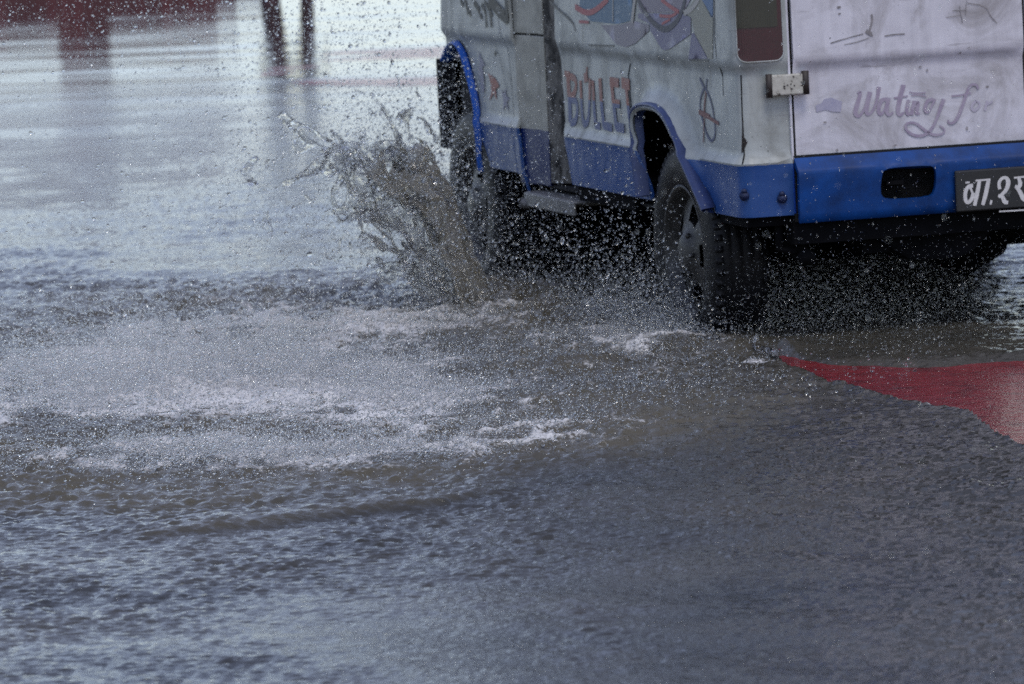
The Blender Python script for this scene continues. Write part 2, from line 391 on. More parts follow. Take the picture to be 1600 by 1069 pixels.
# ---- door jamb, grimy inner strip, step
bm = bmesh.new()
def slant(a0, b0, a1, b1, z0, z1, d=.015):
    q = [bm.verts.new(p) for p in ((b0, a0, z0), (b1, a1, z0), (b1, a1, z1), (b0, a0, z1), (b0 + d, a0 + d, z0), (b1 + d, a1 + d, z0), (b1 + d, a1 + d, z1), (b0 + d, a0 + d, z1))]
    for f in ((0, 1, 2, 3), (7, 6, 5, 4), (0, 4, 5, 1), (1, 5, 6, 2), (2, 6, 7, 3), (3, 7, 4, 0)): bm.faces.new([q[k] for k in f])
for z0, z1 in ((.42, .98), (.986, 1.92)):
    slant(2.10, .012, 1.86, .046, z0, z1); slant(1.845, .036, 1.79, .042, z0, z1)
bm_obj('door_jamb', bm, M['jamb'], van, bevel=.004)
bm = bmesh.new(); n = 34; zz = np.linspace(.435, 1.92, n); rows = []
for i, z in enumerate(zz):
    e = .006 * noise.noise(Vector((0, 3.1, z * 9)))
    rows.append([bm.verts.new((x + (e if k > 1 else 0), y + .008 * noise.noise(Vector((k * 3., 0, z * 7))), z)) for k, (x, y) in enumerate(((.044, 1.80), (.046, 1.785), (.085, 1.70), (.150, 1.62), (.150, 1.75)))])
for a, b in zip(rows, rows[1:]):
    for k in range(4): bm.faces.new((a[k], a[k + 1], b[k + 1], b[k]))
bm_obj('folded_door_edge', bm, M['grime'], van, True)
bm = bmesh.new(); box(bm, .23, 1.2, 2.09, 2.12, .42, 1.95); box(bm, .05, 1.75, .4, 2.08, .415, .425); box(bm, .62, .66, .5, 2.08, .42, 1.9)
bm_obj('cabin_interior', bm, M['gap'], van)
st0, st1 = S(820, 300, -.02)[0], S(897, 322, -.02)[0]
bm = bmesh.new()
box(bm, -.018, .16, st1, st0, .388, .398); box(bm, -.024, -.012, st1, st0, .345, .396)
for y in (1.5, 1.85): box(bm, -.005, .2, y, y + .03, .36, .388)
bm_obj('step', bm, M['step'], van, bevel=.004)
bm = bmesh.new(); tube(bm, [(-.03, st0 + .01, .355), (-.01, st0 - .01, .35), (.03, st0 - .04, .37)], .018); bm_obj('step_bracket', bm, M['step'], van, True)

# ---- sliding door seam and thin vertical pillar seams as sunk dark beads
def bead(name, pts, mapper, r=.003, parent=van):
    bm = bmesh.new(); tube(bm, [mapper(*q) for q in densify(pts, .03, False)], r, 6); return bm_obj(name, bm, M['gap'], parent, True)
bead('panel_seam', [S(979, 100), S(976, 118), S(981, 165), S(987, 212)], lambda u, z: SM(u, z, .0))
bead('panel_seam', [S(1117, 0), S(1118, 60), S(1122, 106), S(1124, 150)], lambda u, z: SM(u, z, -.0005), .002)
bead('panel_seam', [(b2u(.012), .93), (b2u(.010), .80), (b2u(.012), .70), (b2u(.012), .635)], lambda u, z: SM(u, z, -.0005), .0025)

# ---- tail lights (left one in view)
def tail_light(mir):
    def mp(b, z, e=.007):
        P = SM(b2u(b), z, e); return Vector((WIDTH - P.x, P.y, P.z)) if mir else P
    hs = rect(.012, .168, .972, 1.52, .03)
    o = skin('tail_light', hs, [], M['red_lens'], lambda b, z: mp(b, z, .0045), .02, None, None, 0, flip=not mir)
    red = rect(.016, .164, .977, 1.083, .026); red = [(x, min(z, 1.083)) for x, z in red]
    amb = [(.016, 1.086), (.150, 1.086), (.150, 1.3), (.016, 1.3)]
    a = skin('amber_lens', amb, [], M['amber_lens'], lambda b, z: mp(b, z, .0075), .02, None, None, .003 if mir else -.003, parent=o, flip=not mir)
    for z0 in (1.32,):
        skin('clear_lens', [(.016, z0), (.150, z0), (.150, 1.51), (.016, 1.51)], [], M['amber_lens'], lambda b, z: mp(b, z, .0075), .02, None, None, 0, parent=o, flip=not mir)
    bm = bmesh.new(); tube(bm, [mp(*q, .004) for q in densify(hs + [hs[0]], .03, False)], .0025, 6); bm_obj('lens_frame', bm, M['side_paint_shaded'], o, True)
tail_light(False); tail_light(True)

# ---- rear doors
def rear_door(x0, x1, mir):
    o = skin('rear_door', [(x0, .651), (x1, .651), (x1, 2.06), (x0, 2.06)], [rect(x0 + .1, x1 - .06, 1.34, 1.84, .06)], M['rear_paint_lit'], lambda b, z: TM(b, z, 0), .04, None, zs, .03)
    skin('door_window', rect(x0 + .1, x1 - .06, 1.34, 1.84, .06), [], M['glass'], lambda b, z: TM(b, z, -.008), .1, None, None, 0, parent=o)
    return o
rd = rear_door(.202, WIDTH / 2 - .005, False); rd2 = rear_door(WIDTH / 2 + .005, WIDTH - .202, True)
bm = bmesh.new(); box(bm, .2, WIDTH - .2, -.70, -.60, 2.07, 2.17); box(bm, .183, .19, -.7, -.66, .46, 2.1); bm_obj('rear_header', bm, M['rear_paint_lit'], van)
# hinge: cream chipped plate with dark knuckles
def hinge(b0, b1, z0, z1, parent):
    bm = bmesh.new(); y = -.70
    box(bm, b0 + .014, b1 - .02, y - .022, y + .012, z0, z1)
    o = bm_obj('hinge', bm, M['hinge'], parent, bevel=.004)
    bm = bmesh.new()
    tube(bm, [(b0 + .006, y - .012, z0 - .006), (b0 + .006, y - .012, z1 + .004)], .011, 10); tube(bm, [(b1 - .010, y - .014, z0 - .002), (b1 - .010, y - .014, z1 + .008)], .013, 10)
    for k in range(4): tube(bm, [(b0 + .055 + .012 * k, y - .024, z0 + .03 + .003 * (k % 3)), (b0 + .055 + .012 * k, y - .0205, z0 + .03 + .003 * (k % 3))], .0025, 6)
    bm_obj('hinge_pin', bm, simple('rusty_iron', (.03, .022, .018), .6), o, True)
hb0, hz0 = T(1198, 152); hb1, hz1 = T(1260, 114)
hinge(hb0, hb1, hz0 + .004, hz1, rd)
hinge(hb0, hb1, 1.72, 1.80, rd)

# ---- rear bumper panel with its recess, plate
rec = [T(x, y, -.735) for x, y in ((1376, 272), (1381, 264), (1400, 261), (1450, 258), (1459, 262), (1462, 275), (1460, 300), (1452, 308), (1400, 312), (1380, 310), (1374, 300))]
bm = None
bpz = [(.425, -.012), (.44, .0), (.50, .004), (.588, .010), (.602, .008), (.644, -.033)]
def bprof(z):
    for (a, x), (b, y) in zip(bpz, bpz[1:]):
        if z <= b: return x + (y - x) * max(0, z - a) / (b - a)
    return bpz[-1][1]
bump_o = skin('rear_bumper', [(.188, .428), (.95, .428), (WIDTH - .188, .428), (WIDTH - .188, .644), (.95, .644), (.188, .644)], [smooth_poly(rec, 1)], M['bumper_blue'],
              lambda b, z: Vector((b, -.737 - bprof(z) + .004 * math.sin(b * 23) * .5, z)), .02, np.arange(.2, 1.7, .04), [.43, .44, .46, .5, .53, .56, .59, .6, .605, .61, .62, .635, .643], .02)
bm = bmesh.new(); box(bm, .43, .68, -.70, -.69, .44, .63); box(bm, .50, .56, -.73, -.70, .535, .548); box(bm, .44, .47, -.735, -.70, .50, .60); bm_obj('bumper_recess', bm, M['black'], bump_o)
bm = bmesh.new(); box(bm, .186, WIDTH - .186, -.70, -.68, .43, .652); bm_obj('bumper_backing', bm, M['gap'], bump_o)
# number plate
def stroke(pts, w, closed=False):
    """brush stroke of varying width -> quads in the plane"""
    P = [Vector(q[:2]) for q in pts]; ws = [(q[2] if len(q) > 2 else w) for q in pts]
    for _ in range(2):
        Q, U = [P[0]], [ws[0]]
        for i in range(len(P) - 1):
            Q += [P[i] * .75 + P[i + 1] * .25, P[i] * .25 + P[i + 1] * .75]; U += [ws[i] * .75 + ws[i + 1] * .25, ws[i] * .25 + ws[i + 1] * .75]
        P, ws = Q + [P[-1]], U + [ws[-1]]
    v, f = [], []
    for i, p in enumerate(P):
        t = P[min(i + 1, len(P) - 1)] - P[max(i - 1, 0)]
        if t.length < 1e-9: t = Vector((1, 0))
        t.normalize(); n = Vector((-t.y, t.x)) * ws[i] / 2; v += [tuple(p + n), tuple(p - n)]
    for i in range(len(P) - 1): f.append((2 * i, 2 * i + 1, 2 * i + 3, 2 * i + 2))
    return v, f
def paint_strokes(name, strokes, unit, mapper, material, parent, lift=.0025):
    """strokes in photo pixels -> thin raised paint on a panel"""
    V, Fc = [], []
    for k, (pts, w) in enumerate(strokes):
        v, f = stroke([unit(*q[:2]) + q[2:] for q in pts], w); b = len(V)
        V += [mapper(*q, lift + .00012 * k) for q in v]; Fc += [tuple(b + i for i in t) for t in f]
    return mkobj(name, V, Fc, material, parent, True)
def paint_poly(name, polys, unit, mapper, material, parent, lift=.002, step=.03):
    V, Fc = [], []
    for k, pl in enumerate(polys):
        v, f = panel2d([unit(*q) for q in pl], [], step, None, None); b = len(V)
        V += [mapper(*q, lift + .00012 * k) for q in v]; Fc += [tuple(b + i for i in t) for t in f]
    o = mkobj(name, V, Fc, material, parent, True); return o
PA = -.765
pb0, pz1 = T(1492, 268, PA); pb0b, pz0 = T(1492, 331, PA)
bm = bmesh.new(); box(bm, pb0, pb0 + .50, PA, PA + .012, pz0 - .004, pz1 + .002)
plate = bm_obj('number_plate', bm, M['plate'], van, bevel=.006)
bm = bmesh.new()
box(bm, pb0 + .05, pb0 + .1, PA + .012, -.735, pz0 + .02, pz1 - .02); bm_obj('plate_bracket', bm, M['black'], plate); bm = bmesh.new(); box(bm, pb0 + .4, pb0 + .45, PA + .012, -.735, pz0 + .02, pz1 - .02); bm_obj('plate_bracket', bm, M['black'], plate)
c4 = lambda x, y: T(1240 + x / 4.444, 200 + y / 4.444, PA)
c3 = lambda x, y: T(1240 + x / 4.444, y / 4.444)
PM = lambda b, z, e=0: Vector((b, PA - e, z)); k4 = .000505 * 1.0
pl = [([(1192, 380), (1222, 377)], 12), ([(1262, 366), (1366, 357)], 12),
      ([(1245, 400), (1215, 402), (1190, 440), (1190, 500), (1207, 522), (1235, 500), (1248, 450)], 26), ([(1222, 402, 14), (1240, 450, 16), (1252, 490, 14)], 16),
      ([(1290, 362, 24), (1275, 450, 30), (1255, 540, 24)], 28), ([(1352, 362, 26), (1335, 450, 32), (1312, 535, 24)], 28), ([(1362, 515), (1376, 518)], 30),
      ([(1430, 425, 24), (1422, 385, 24), (1440, 350, 20), (1475, 342, 22), (1492, 372, 34), (1480, 425, 28), (1445, 462, 22), (1420, 480, 18)], 24), ([(1420, 470, 22), (1450, 475, 26), (1462, 515, 32), (1488, 518, 22)], 26),
      ([(1528, 346), (1640, 335)], 12), ([(1560, 345, 22), (1575, 385, 30), (1560, 415, 28), (1535, 405, 22)], 26), ([(1545, 410, 22), (1575, 450, 30), (1592, 495, 32), (1625, 500, 24)], 26), ([(1680, 335, 24), (1660, 430, 30), (1650, 520, 26)], 26),
      ([(1425, 580), (1560, 572), (1700, 562)], 9)]
paint_strokes('plate_lettering', [(p, w * k4) for p, w in [([q[:2] + ((q[2] * k4,) if len(q) > 2 else ()) for q in p], w) for p, w in pl]], c4, PM, M['plate_white'], plate, .0015)

# ---- painted writing on the rear door
script_mat = paint('faded_plum_lettering', (.30, .24, .32), .45, (.55, .52, .55)); kk = .000505
TMr = lambda b, z, e=0: TM(b, z, e)
words = [([(452, 650, 12), (480, 628, 18), (446, 740, 34), (432, 792, 30), (462, 818, 18), (505, 750, 14), (535, 645, 20)], 20), ([(540, 640, 30), (512, 740, 34), (515, 805, 22), (560, 775, 14), (590, 690, 20), (600, 605, 30)], 24),
         ([(655, 690, 24), (615, 695, 26), (592, 765, 30), (612, 805, 20), (645, 760, 14), (665, 685, 20)], 22), ([(668, 680, 28), (650, 770, 30), (668, 808, 18), (700, 780, 12)], 24),
         ([(772, 590, 32), (745, 690, 32), (728, 780, 30), (745, 808, 18), (775, 780, 12)], 26), ([(705, 682), (800, 668)], 12), ([(808, 695, 26), (790, 770, 26), (800, 805, 16), (822, 780, 10)], 22),
         ([(845, 700, 24), (826, 800, 26)], 22), ([(830, 770, 12), (868, 700, 20), (872, 730, 28), (856, 790, 24), (885, 790, 12)], 20), ([(812, 640), (850, 650), (925, 645)], 9), ([(825, 665), (870, 658), (930, 672)], 9),
         ([(975, 690, 22), (935, 700, 24), (915, 760, 26), (935, 790, 16), (962, 750, 12), (988, 688, 20)], 20),
         ([(1050, 690, 28), (1020, 770, 24), (1000, 830, 18), (960, 910, 20), (900, 948, 20), (830, 940, 18), (780, 895, 18), (790, 855, 16), (850, 850, 16), (910, 900, 18), (970, 940, 18), (1040, 935, 14), (1062, 905, 12), (1020, 872, 10)], 18),
         ([(1105, 668), (1160, 664), (1240, 648)], 11), ([(1290, 618, 16), (1275, 585, 16), (1232, 590, 18), (1205, 660, 22), (1165, 780, 24), (1125, 855, 20), (1082, 858, 14), (1080, 832, 10)], 18)]
paint_strokes('lettering', [([q[:2] + ((q[2] * kk,) if len(q) > 2 else ()) for q in p], w * kk) for p, w in words], c3, TMr, script_mat, rd, .0022)
faint = [([(1275, 700, 18), (1238, 740, 20), (1258, 778, 16), (1298, 745, 16), (1300, 712, 12), (1270, 700, 10)], 16), ([(1352, 700), (1336, 770)], 16), ([(1345, 730), (1390, 706)], 14)]
paint_strokes('worn_lettering', [([q[:2] + ((q[2] * kk,) if len(q) > 2 else ()) for q in p], w * kk) for p, w in faint], c3, TMr, paint('worn_plum_lettering', (.42, .38, .46), .6, (.55, .52, .55)), rd, .0022)
paint_poly('pointing_hand', [[(160, 735), (200, 720), (220, 690), (270, 680), (320, 700), (345, 705), (335, 780), (280, 778), (230, 765), (165, 780)]], c3, TMr, paint('faded_mauve', (.33, .32, .42), .5, (.55, .52, .55)), rd, .0022, .02)
scratch = simple('bare_scratches', (.24, .22, .22), .6, 0, .5, 40)
paint_strokes('scratch_marks', [(p, w * kk) for p, w in [([(255, 300), (350, 270), (480, 235)], 7), ([(350, 310), (450, 290), (520, 262)], 5), ([(540, 100), (545, 150), (520, 220), (545, 250)], 12), ([(500, 215), (540, 240)], 26), ([(630, 250), (700, 238), (770, 235)], 8),
     ([(1100, 75), (1200, 70)], 4), ([(1150, 40), (1170, 160)], 4), ([(1200, 20), (1340, 40), (1360, 110), (1410, 160)], 5), ([(1060, 120), (1160, 105)], 4), ([(1200, 0), (1190, 100)], 4), ([(300, 50), (325, 50)], 14), ([(310, 95), (325, 95)], 10),
     ([(880, 465), (895, 465)], 12), ([(930, 488), (942, 488)], 14), ([(1345, 602), (1362, 602)], 12), ([(1210, 880), (1212, 905)], 12), ([(215, 850), (235, 850)], 10), ([(700, 1012), (720, 1008)], 10), ([(305, 1035), (312, 1050)], 14), ([(1150, 365), (1160, 370)], 14), ([(1210, 330), (1218, 330)], 10)]], c3, TMr, scratch, rd, .002)
# ---- BULLET on the side, red over blue
txt = two_tone(); SMr = lambda u, z, e=0: SM(u, z, e)
def cS(x, y): return S(660 + x / 4.444, y / 4.444)
ks = .0021
bul = [([(985, 515), (1000, 690), (1008, 855)], 30), ([(995, 530), (1040, 545), (1048, 600), (1030, 665), (1000, 672)], 17), ([(1003, 690), (1050, 700), (1058, 770), (1045, 850), (1008, 855)], 18), ([(965, 512), (1000, 518)], 14),
       ([(1075, 560), (1085, 740), (1095, 840), (1110, 868)], 20), ([(1140, 545), (1140, 740), (1132, 850), (1108, 870)], 17), ([(1108, 560), (1118, 500), (1120, 465)], 9), ([(1100, 545), (1125, 535)], 22),
       ([(1160, 560), (1172, 740), (1185, 878)], 22), ([(1180, 868), (1218, 880)], 18), ([(1210, 545), (1225, 740), (1245, 885)], 24), ([(1240, 872), (1300, 890)], 20),
       ([(1290, 560), (1310, 740), (1330, 893)], 24), ([(1280, 568), (1342, 578)], 22), ([(1308, 720), (1352, 725)], 20), ([(1328, 880), (1385, 896)], 22),
       ([(1362, 575), (1418, 590)], 26), ([(1392, 590), (1410, 740), (1425, 850), (1438, 930)], 21)]
paint_strokes('lettering', [(p, w * ks * .74) for p, w in bul], cS, SMr, txt, body, .002)
# stars, scribbles, mural panels
red_p = paint('faded_red_paint', (.30, .075, .05), .3); vio = paint('faded_violet_paint', (.24, .23, .30), .4); blk = simple('black_spray_paint', (.012, .012, .013), .5)
paint_poly('painted_star', [[(438, 508), (482, 540), (505, 572), (516, 603), (492, 622), (502, 698), (478, 652), (448, 706), (464, 632), (455, 575)]], cS, SMr, red_p, fdoor, .004, .03)
paint_poly('painted_star', [[(370, 350), (388, 400), (400, 420), (418, 452), (398, 470), (412, 560), (415, 640), (398, 640), (372, 500), (380, 440)]], cS, SMr, vio, fdoor, .004, .03)
paint_poly('painted_star', [[(528, 615), (548, 650), (562, 610), (566, 665), (588, 690), (572, 712), (584, 780), (562, 732), (545, 770), (546, 700)]], cS, SMr, vio, fdoor, .004, .03)
paint_strokes('black_scribble', [(p, w * ks * .7) for p, w in [([(270, 0), (292, 40)], 12), ([(300, 0), (322, 60), (325, 100)], 16), ([(335, 70), (345, 115)], 12), ([(365, 15), (392, 50), (405, 70)], 16), ([(395, 60), (425, 135)], 14), ([(420, 30), (448, 80), (455, 190)], 14), ([(440, 10), (480, 80), (490, 190)], 14), ([(475, 60), (495, 110)], 10), ([(485, 360), (492, 385)], 14)]], cS, SMr, blk, fdoor, .004)
paint_strokes('black_scribble', [(p, w * ks * .7) for p, w in [([(470, -5), (520, 50), (560, 95), (585, 115)], 34), ([(592, -10), (596, 60), (602, 150)], 26), ([(575, 120), (600, 145)], 22)]], cS, SMr, blk, body, .006)
mur = lambda x, y: S(860 + x / 5.333, y / 5.333)
for nm, c, pl in (('teal', (.05, .125, .21), [[(255, -40), (250, 60), (345, 178), (540, 200), (600, 195), (690, 168), (690, -40)]]),
                  ('mauve', (.225, .205, .235), [[(430, 210), (560, 370), (640, 395), (720, 360), (830, 258), (830, 205), (700, 176), (600, 205), (540, 208)]]),
                  ('purple', (.15, .14, .225), [[(838, 200), (842, 255), (930, 400), (965, 420), (1000, 410), (1178, 285), (1178, 150), (1100, 110), (740, 112), (735, 150)], [(1184, 285), (1162, 492), (1322, 488), (1204, 272)]]),
                  ('olive', (.27, .265, .21), [[(1130, 108), (1184, 150), (1206, 268), (1325, 486), (1362, 488), (1362, 150), (1250, -30), (1200, 0)]]),
                  ('blue', (.06, .14, .28), [[(1245, -40), (1348, 150), (1360, 130), (1360, -40)]]),
                  ('plum', (.20, .17, .215), [[(735, -40), (740, 60), (765, 105), (1100, 104), (1140, 60), (1190, -40)]])):
    paint_poly('mural_' + nm, pl, mur, SMr, paint('mural_' + nm, c, .25), body, .0022, .04)
for nm, c, st in (('pink', (.34, .07, .085), [([(215, 55), (290, 104), (350, 106), (420, 60), (490, -10)], 20), ([(930, -5), (1000, 50), (1080, 100)], 14), ([(920, 130), (1010, 140), (1060, 110)], 10), ([(940, 200), (1010, 160)], 8), ([(250, 180), (330, 185)], 10)]),
                  ('navy', (.012, .012, .04), [([(735, -10), (800, 110), (860, 185), (930, 240), (990, 245), (1050, 195), (1100, 115), (1132, -10)], 20)]),
                  ('cream', (.42, .40, .36), [([(1120, 110), (1190, 75), (1245, -10)], 18), ([(530, -20), (532, 180)], 10), ([(712, -20), (700, 90), (690, 190)], 26)]),
                  ('grey', (.07, .07, .07), [([(0, 10), (110, 110), (200, 190), (215, 260)], 8), ([(330, 375), (540, 382)], 5), ([(282, 200), (278, 400)], 4), ([(1170, 498), (1330, 505)], 5), ([(905, 460), (907, 500)], 6)])):
    paint_strokes('mural_lines', [(p, w * ks * .52) for p, w in st], mur, SMr, paint('mural_line_' + nm, c, .1), body, .0035)
paint_strokes('painted_sign', [(p, w * ks * .62) for p, w in [([(565, 545), (582, 580), (600, 612)], 10), ([(615, 550), (612, 612)], 10), ([(600, 610), (570, 680), (572, 780), (600, 870), (625, 950), (655, 990), (682, 940), (668, 800), (640, 680), (605, 612)], 9)]], lambda x, y: S(960 + x / 4.444, y / 4.444), SMr, paint('sign_blue', (.06, .07, .14), .1), body, .002)
paint_strokes('painted_sign', [(p, w * ks * .62) for p, w in [([(612, 640), (600, 760), (606, 800), (704, 862)], 10), ([(565, 778), (640, 815)], 14), ([(604, 800), (598, 990)], 7)]], lambda x, y: S(960 + x / 4.444, y / 4.444), SMr, paint('sign_red', (.16, .05, .05), .1), body, .003)
# rust blotches at the corner
paint_poly('rust_patch', [[(878, 830), (890, 850), (880, 880), (890, 960), (925, 1000), (905, 1030), (880, 1066), (866, 1066), (872, 980), (876, 900)]], lambda x, y: (b2u(T(960 + x / 4.444, y / 4.444)[0]), S(960 + x / 4.444, y / 4.444)[1]), SMr, simple('rust', (.025, .018, .015), .8), body, .002, .02)

PLUG = simple('dark_blue_plug', (.006, .014, .06), .5)
# ---- bumper hardware at the rear corner: two round plugs
for (px, py) in ((1155, 307), (1222, 310)):
    b, z = T(px, py); b = max(b, .012); P = SM(b2u(b), z, .004); n_ = Vector((-.35, -1, 0)).normalized()
    bm = bmesh.new(); tube(bm, [P + n_ * .006, P - n_ * .02], .017, 14); tube(bm, [P + n_ * .008 + Vector((0, 0, .012)), P + Vector((0, 0, .016))], .010, 10); bm_obj('bumper_plug', bm, PLUG, van, True)

# ---- front bumper, underside
bm = bmesh.new(); pr = []
for z in (.50, .54, .80, .85): pr.append([bm.verts.new((x, y, z)) for x, y in ((.03, 3.06), (.0, 3.14), (.0, 3.24), (.10, 3.32), (.3, 3.34), (WIDTH - .3, 3.34), (WIDTH - .05, 3.26), (WIDTH - .03, 3.08))])
for a, b in zip(pr, pr[1:]):
    for k in range(7): bm.faces.new((a[k], a[k + 1], b[k + 1], b[k]))
bm.faces.new(pr[0]); bm.faces.new(pr[-1][::-1]); bm_obj('front_bumper', bm, M['black'], van)
bm = bmesh.new()
box(bm, .30, WIDTH - .30, -.62, 3.0, .40, .46)
box(bm, .02, .30, .62, 1.34, .40, .45); box(bm, .06, .30, 2.05, 2.38, .42, .45); box(bm, .03, .30, -.66, -.36, .42, .46)
box(bm, .02, .34, -.42, .62, .84, .86); box(bm, .33, .35, -.42, .62, .40, .86); box(bm, .02, .36, 2.36, 3.1, .90, .92); box(bm, .36, .38, 2.36, 3.1, .40, .92)
box(bm, .05, .33, -.44, -.42, .44, .86); box(bm, .03, .36, 2.34, 2.36, .44, .9)
box(bm, WIDTH - .34, WIDTH - .02, -.42, .62, .84, .86); box(bm, WIDTH - .30, WIDTH - .02, .62, 2.3, .40, .45)
box(bm, .18, WIDTH - .18, -.69, -.60, .355, .45)                                   # rear valance
box(bm, .45, .55, -.6, 2.6, .30, .40); box(bm, WIDTH - .55, WIDTH - .45, -.6, 2.6, .30, .40)
box(bm, .26, WIDTH - .26, 2.36, 3.05, .03, .45); box(bm, .45, .95, .75, 1.45, .17, .42)
bm_obj('chassis', bm, M['black'], van)
for y in (2.33,):
    bm = bmesh.new(); box(bm, .04, .26, y, y + .012, .12, .47); bm_obj('mud_flap', bm, M['black'], van)
bm = bmesh.new(); tube(bm, [(.08, 0, .29), (WIDTH - .08, 0, .29)], .05, 12); tube(bm, [(WIDTH / 2 - .14, 0, .29), (WIDTH / 2, 0, .29), (WIDTH / 2 + .14, 0, .29)], [.08, .15, .08], 14); bm_obj('rear_axle', bm, M['black'], van, True)
bm = bmesh.new(); zc = .34
for b0, b1, y0, y1, z0 in ((.50, .90, -.63, -.15, .262),):
    r_ = [bm.verts.new((x, y, z)) for y in (y0, y1) for x, z in ((b0 - .02, .37), (b0 + .02, .33), (b0 + .10, z0 + .01), (b0 + .14, z0), (b1 - .12, z0), (b1 - .07, z0 + .02), (b1 + .0, .345), (b1 + .03, .37))]
    for k in range(7): bm.faces.new((r_[k], r_[k + 1], r_[k + 9], r_[k + 8]))
    bm.faces.new(r_[:8]); bm.faces.new(r_[8:][::-1])
bm_obj('spare_wheel_carrier', bm, M['black'], van, bevel=.012)
bm = bmesh.new(); tube(bm, [(.27, -.20, .36), (.245, -.45, .33), (.235, -.66, .305)], .028, 12); tube(bm, [(.26, .4, .36), (.27, -.2, .36)], .07, 12); bm_obj('exhaust_pipe', bm, M['black'], van, True)
bm = bmesh.new(); tube(bm, [(.15, -.62, .44), (.15, -.62, .34), (.19, -.62, .325), (.24, -.62, .345)], .014, 8); bm_obj('tow_hook', bm, M['black'], van, True)

# ---- wheels
RAD, HUB = .38, .29
def wheel(x, y, mir):
    w = bpy.data.objects.new('wheel', None); col.objects.link(w); w.parent = van
    ax = (x, y, HUB); k_ = RAD / .335
    bm = bmesh.new()
    tp = [(.012, .205), (.0, .225), (-.008, .262), (.0, .300), (.012, .322), (.03, .332), (.055, .335), (.06, .3325), (.065, .335), (.095, .335), (.10, .3325), (.105, .335), (.135, .335), (.14, .3325), (.145, .335), (.17, .332), (.188, .322), (.20, .30), (.205, .26), (.19, .21)]
    lathe(bm, [(q[0], q[1] * k_) for q in tp], ax, 72, False, mir)
    for k in range(60):                                             # shoulder tread blocks
        a = 2 * math.pi * k / 60
        for x0, x1 in ((.008, .03), (.172, .192)):
            r0, c0 = .318, a; pts = []
            for dx, da in ((x0, -.03), (x1, -.03), (x1, .03), (x0, .03)):
                for rr in (.312 * k_, (.3365 if dx in (.03, .172) else .327) * k_): pts.append(bm.verts.new((ax[0] + dx * mir, ax[1] + rr * math.cos(c0 + da), ax[2] + rr * math.sin(c0 + da))))
            for q in ((1, 3, 5, 7), (0, 1, 3, 2), (2, 3, 5, 4), (4, 5, 7, 6), (6, 7, 1, 0)): bm.faces.new([pts[i] for i in q])
    bm_obj('tyre', bm, M['rubber'], w, True)
    bm = bmesh.new()
    rp = [(.012, .206), (.004, .212), (.004, .202), (.02, .196), (.035, .180), (.05, .172)]
    lathe(bm, [(q[0], q[1] * k_) for q in rp], ax, 60, False, mir)
    # disc with five openings: radial spokes dished towards the hub
    n = 60; radii = [(.05, .173), (.042, .150), (.034, .125), (.026, .10), (.018, .075), (.004, .058), (.0, .05), (-.006, .036), (-.008, .02)]
    rings = [[bm.verts.new((ax[0] + xx * mir, ax[1] + rr * k_ * math.cos(2 * math.pi * k / n), ax[2] + rr * k_ * math.sin(2 * math.pi * k / n))) for k in range(n)] for xx, rr in radii]
    for i, (q, v) in enumerate(zip(rings, rings[1:])):
        for k in range(n):
            if i in (1, 2) and (k % 12) in (3, 4, 5, 6, 7, 8): continue
            bm.faces.new((q[k], q[(k + 1) % n], v[(k + 1) % n], v[k]))
    bm.faces.new(rings[-1])
    for k in range(6):
        a = 2 * math.pi * k / 6; cyl = (ax[1] + .075 * math.cos(a), ax[2] + .075 * math.sin(a)); tube(bm, [(ax[0] + .02 * mir, *cyl), (ax[0] + .002 * mir, *cyl)], .009, 6)
    bm_obj('rim', bm, M['rim'], w, True)
    bm = bmesh.new(); lathe(bm, [(.07, .001), (.07, .165), (.12, .165), (.12, .001)], ax, 32, False, mir); bm_obj('brake_drum', bm, M['black'], w, True)
for (x, y, mir) in ((.0, 0, 1), (.0, 2.8, 1), (WIDTH, 0, -1), (WIDTH, 2.8, -1)): wheel(x, y, mir)
# the spare's far side body is one painted shell with the near side
for nm in ('body_far_side',):
    bpy.data.objects[nm].name = 'body_panel'

# =================================================================== GROUND
def vnoise(x, y, seed):
    """smooth value noise on numpy arrays, 0..1"""
    xi = np.floor(x).astype(np.int64); yi = np.floor(y).astype(np.int64); fx = x - xi; fy = y - yi
    fx = fx * fx * fx * (fx * (fx * 6 - 15) + 10); fy = fy * fy * fy * (fy * (fy * 6 - 15) + 10)
    def h(a, b):
        n = (a * 374761393 + b * 668265263 + seed * 974634777) & 0xFFFFFFFF
        n = ((n ^ (n >> 13)) * 1274126177) & 0xFFFFFFFF
        return ((n ^ (n >> 16)) & 0xFFFF) / 65535.
    return (h(xi, yi) * (1 - fx) + h(xi + 1, yi) * fx) * (1 - fy) + (h(xi, yi + 1) * (1 - fx) + h(xi + 1, yi + 1) * fx) * fy
def fbm(x, y, seed, oct=4, gain=.5):
    s = 0; a = 1; t = 0
    for k in range(oct):
        s = s + a * vnoise(x * 2 ** k + 13.7 * k, y * 2 ** k + 7.1 * k, seed + k); t += a; a *= gain
    return s / t
def sstep(a, b, x): t = np.clip((x - a) / (b - a), 0, 1); return t * t * (3 - 2 * t)

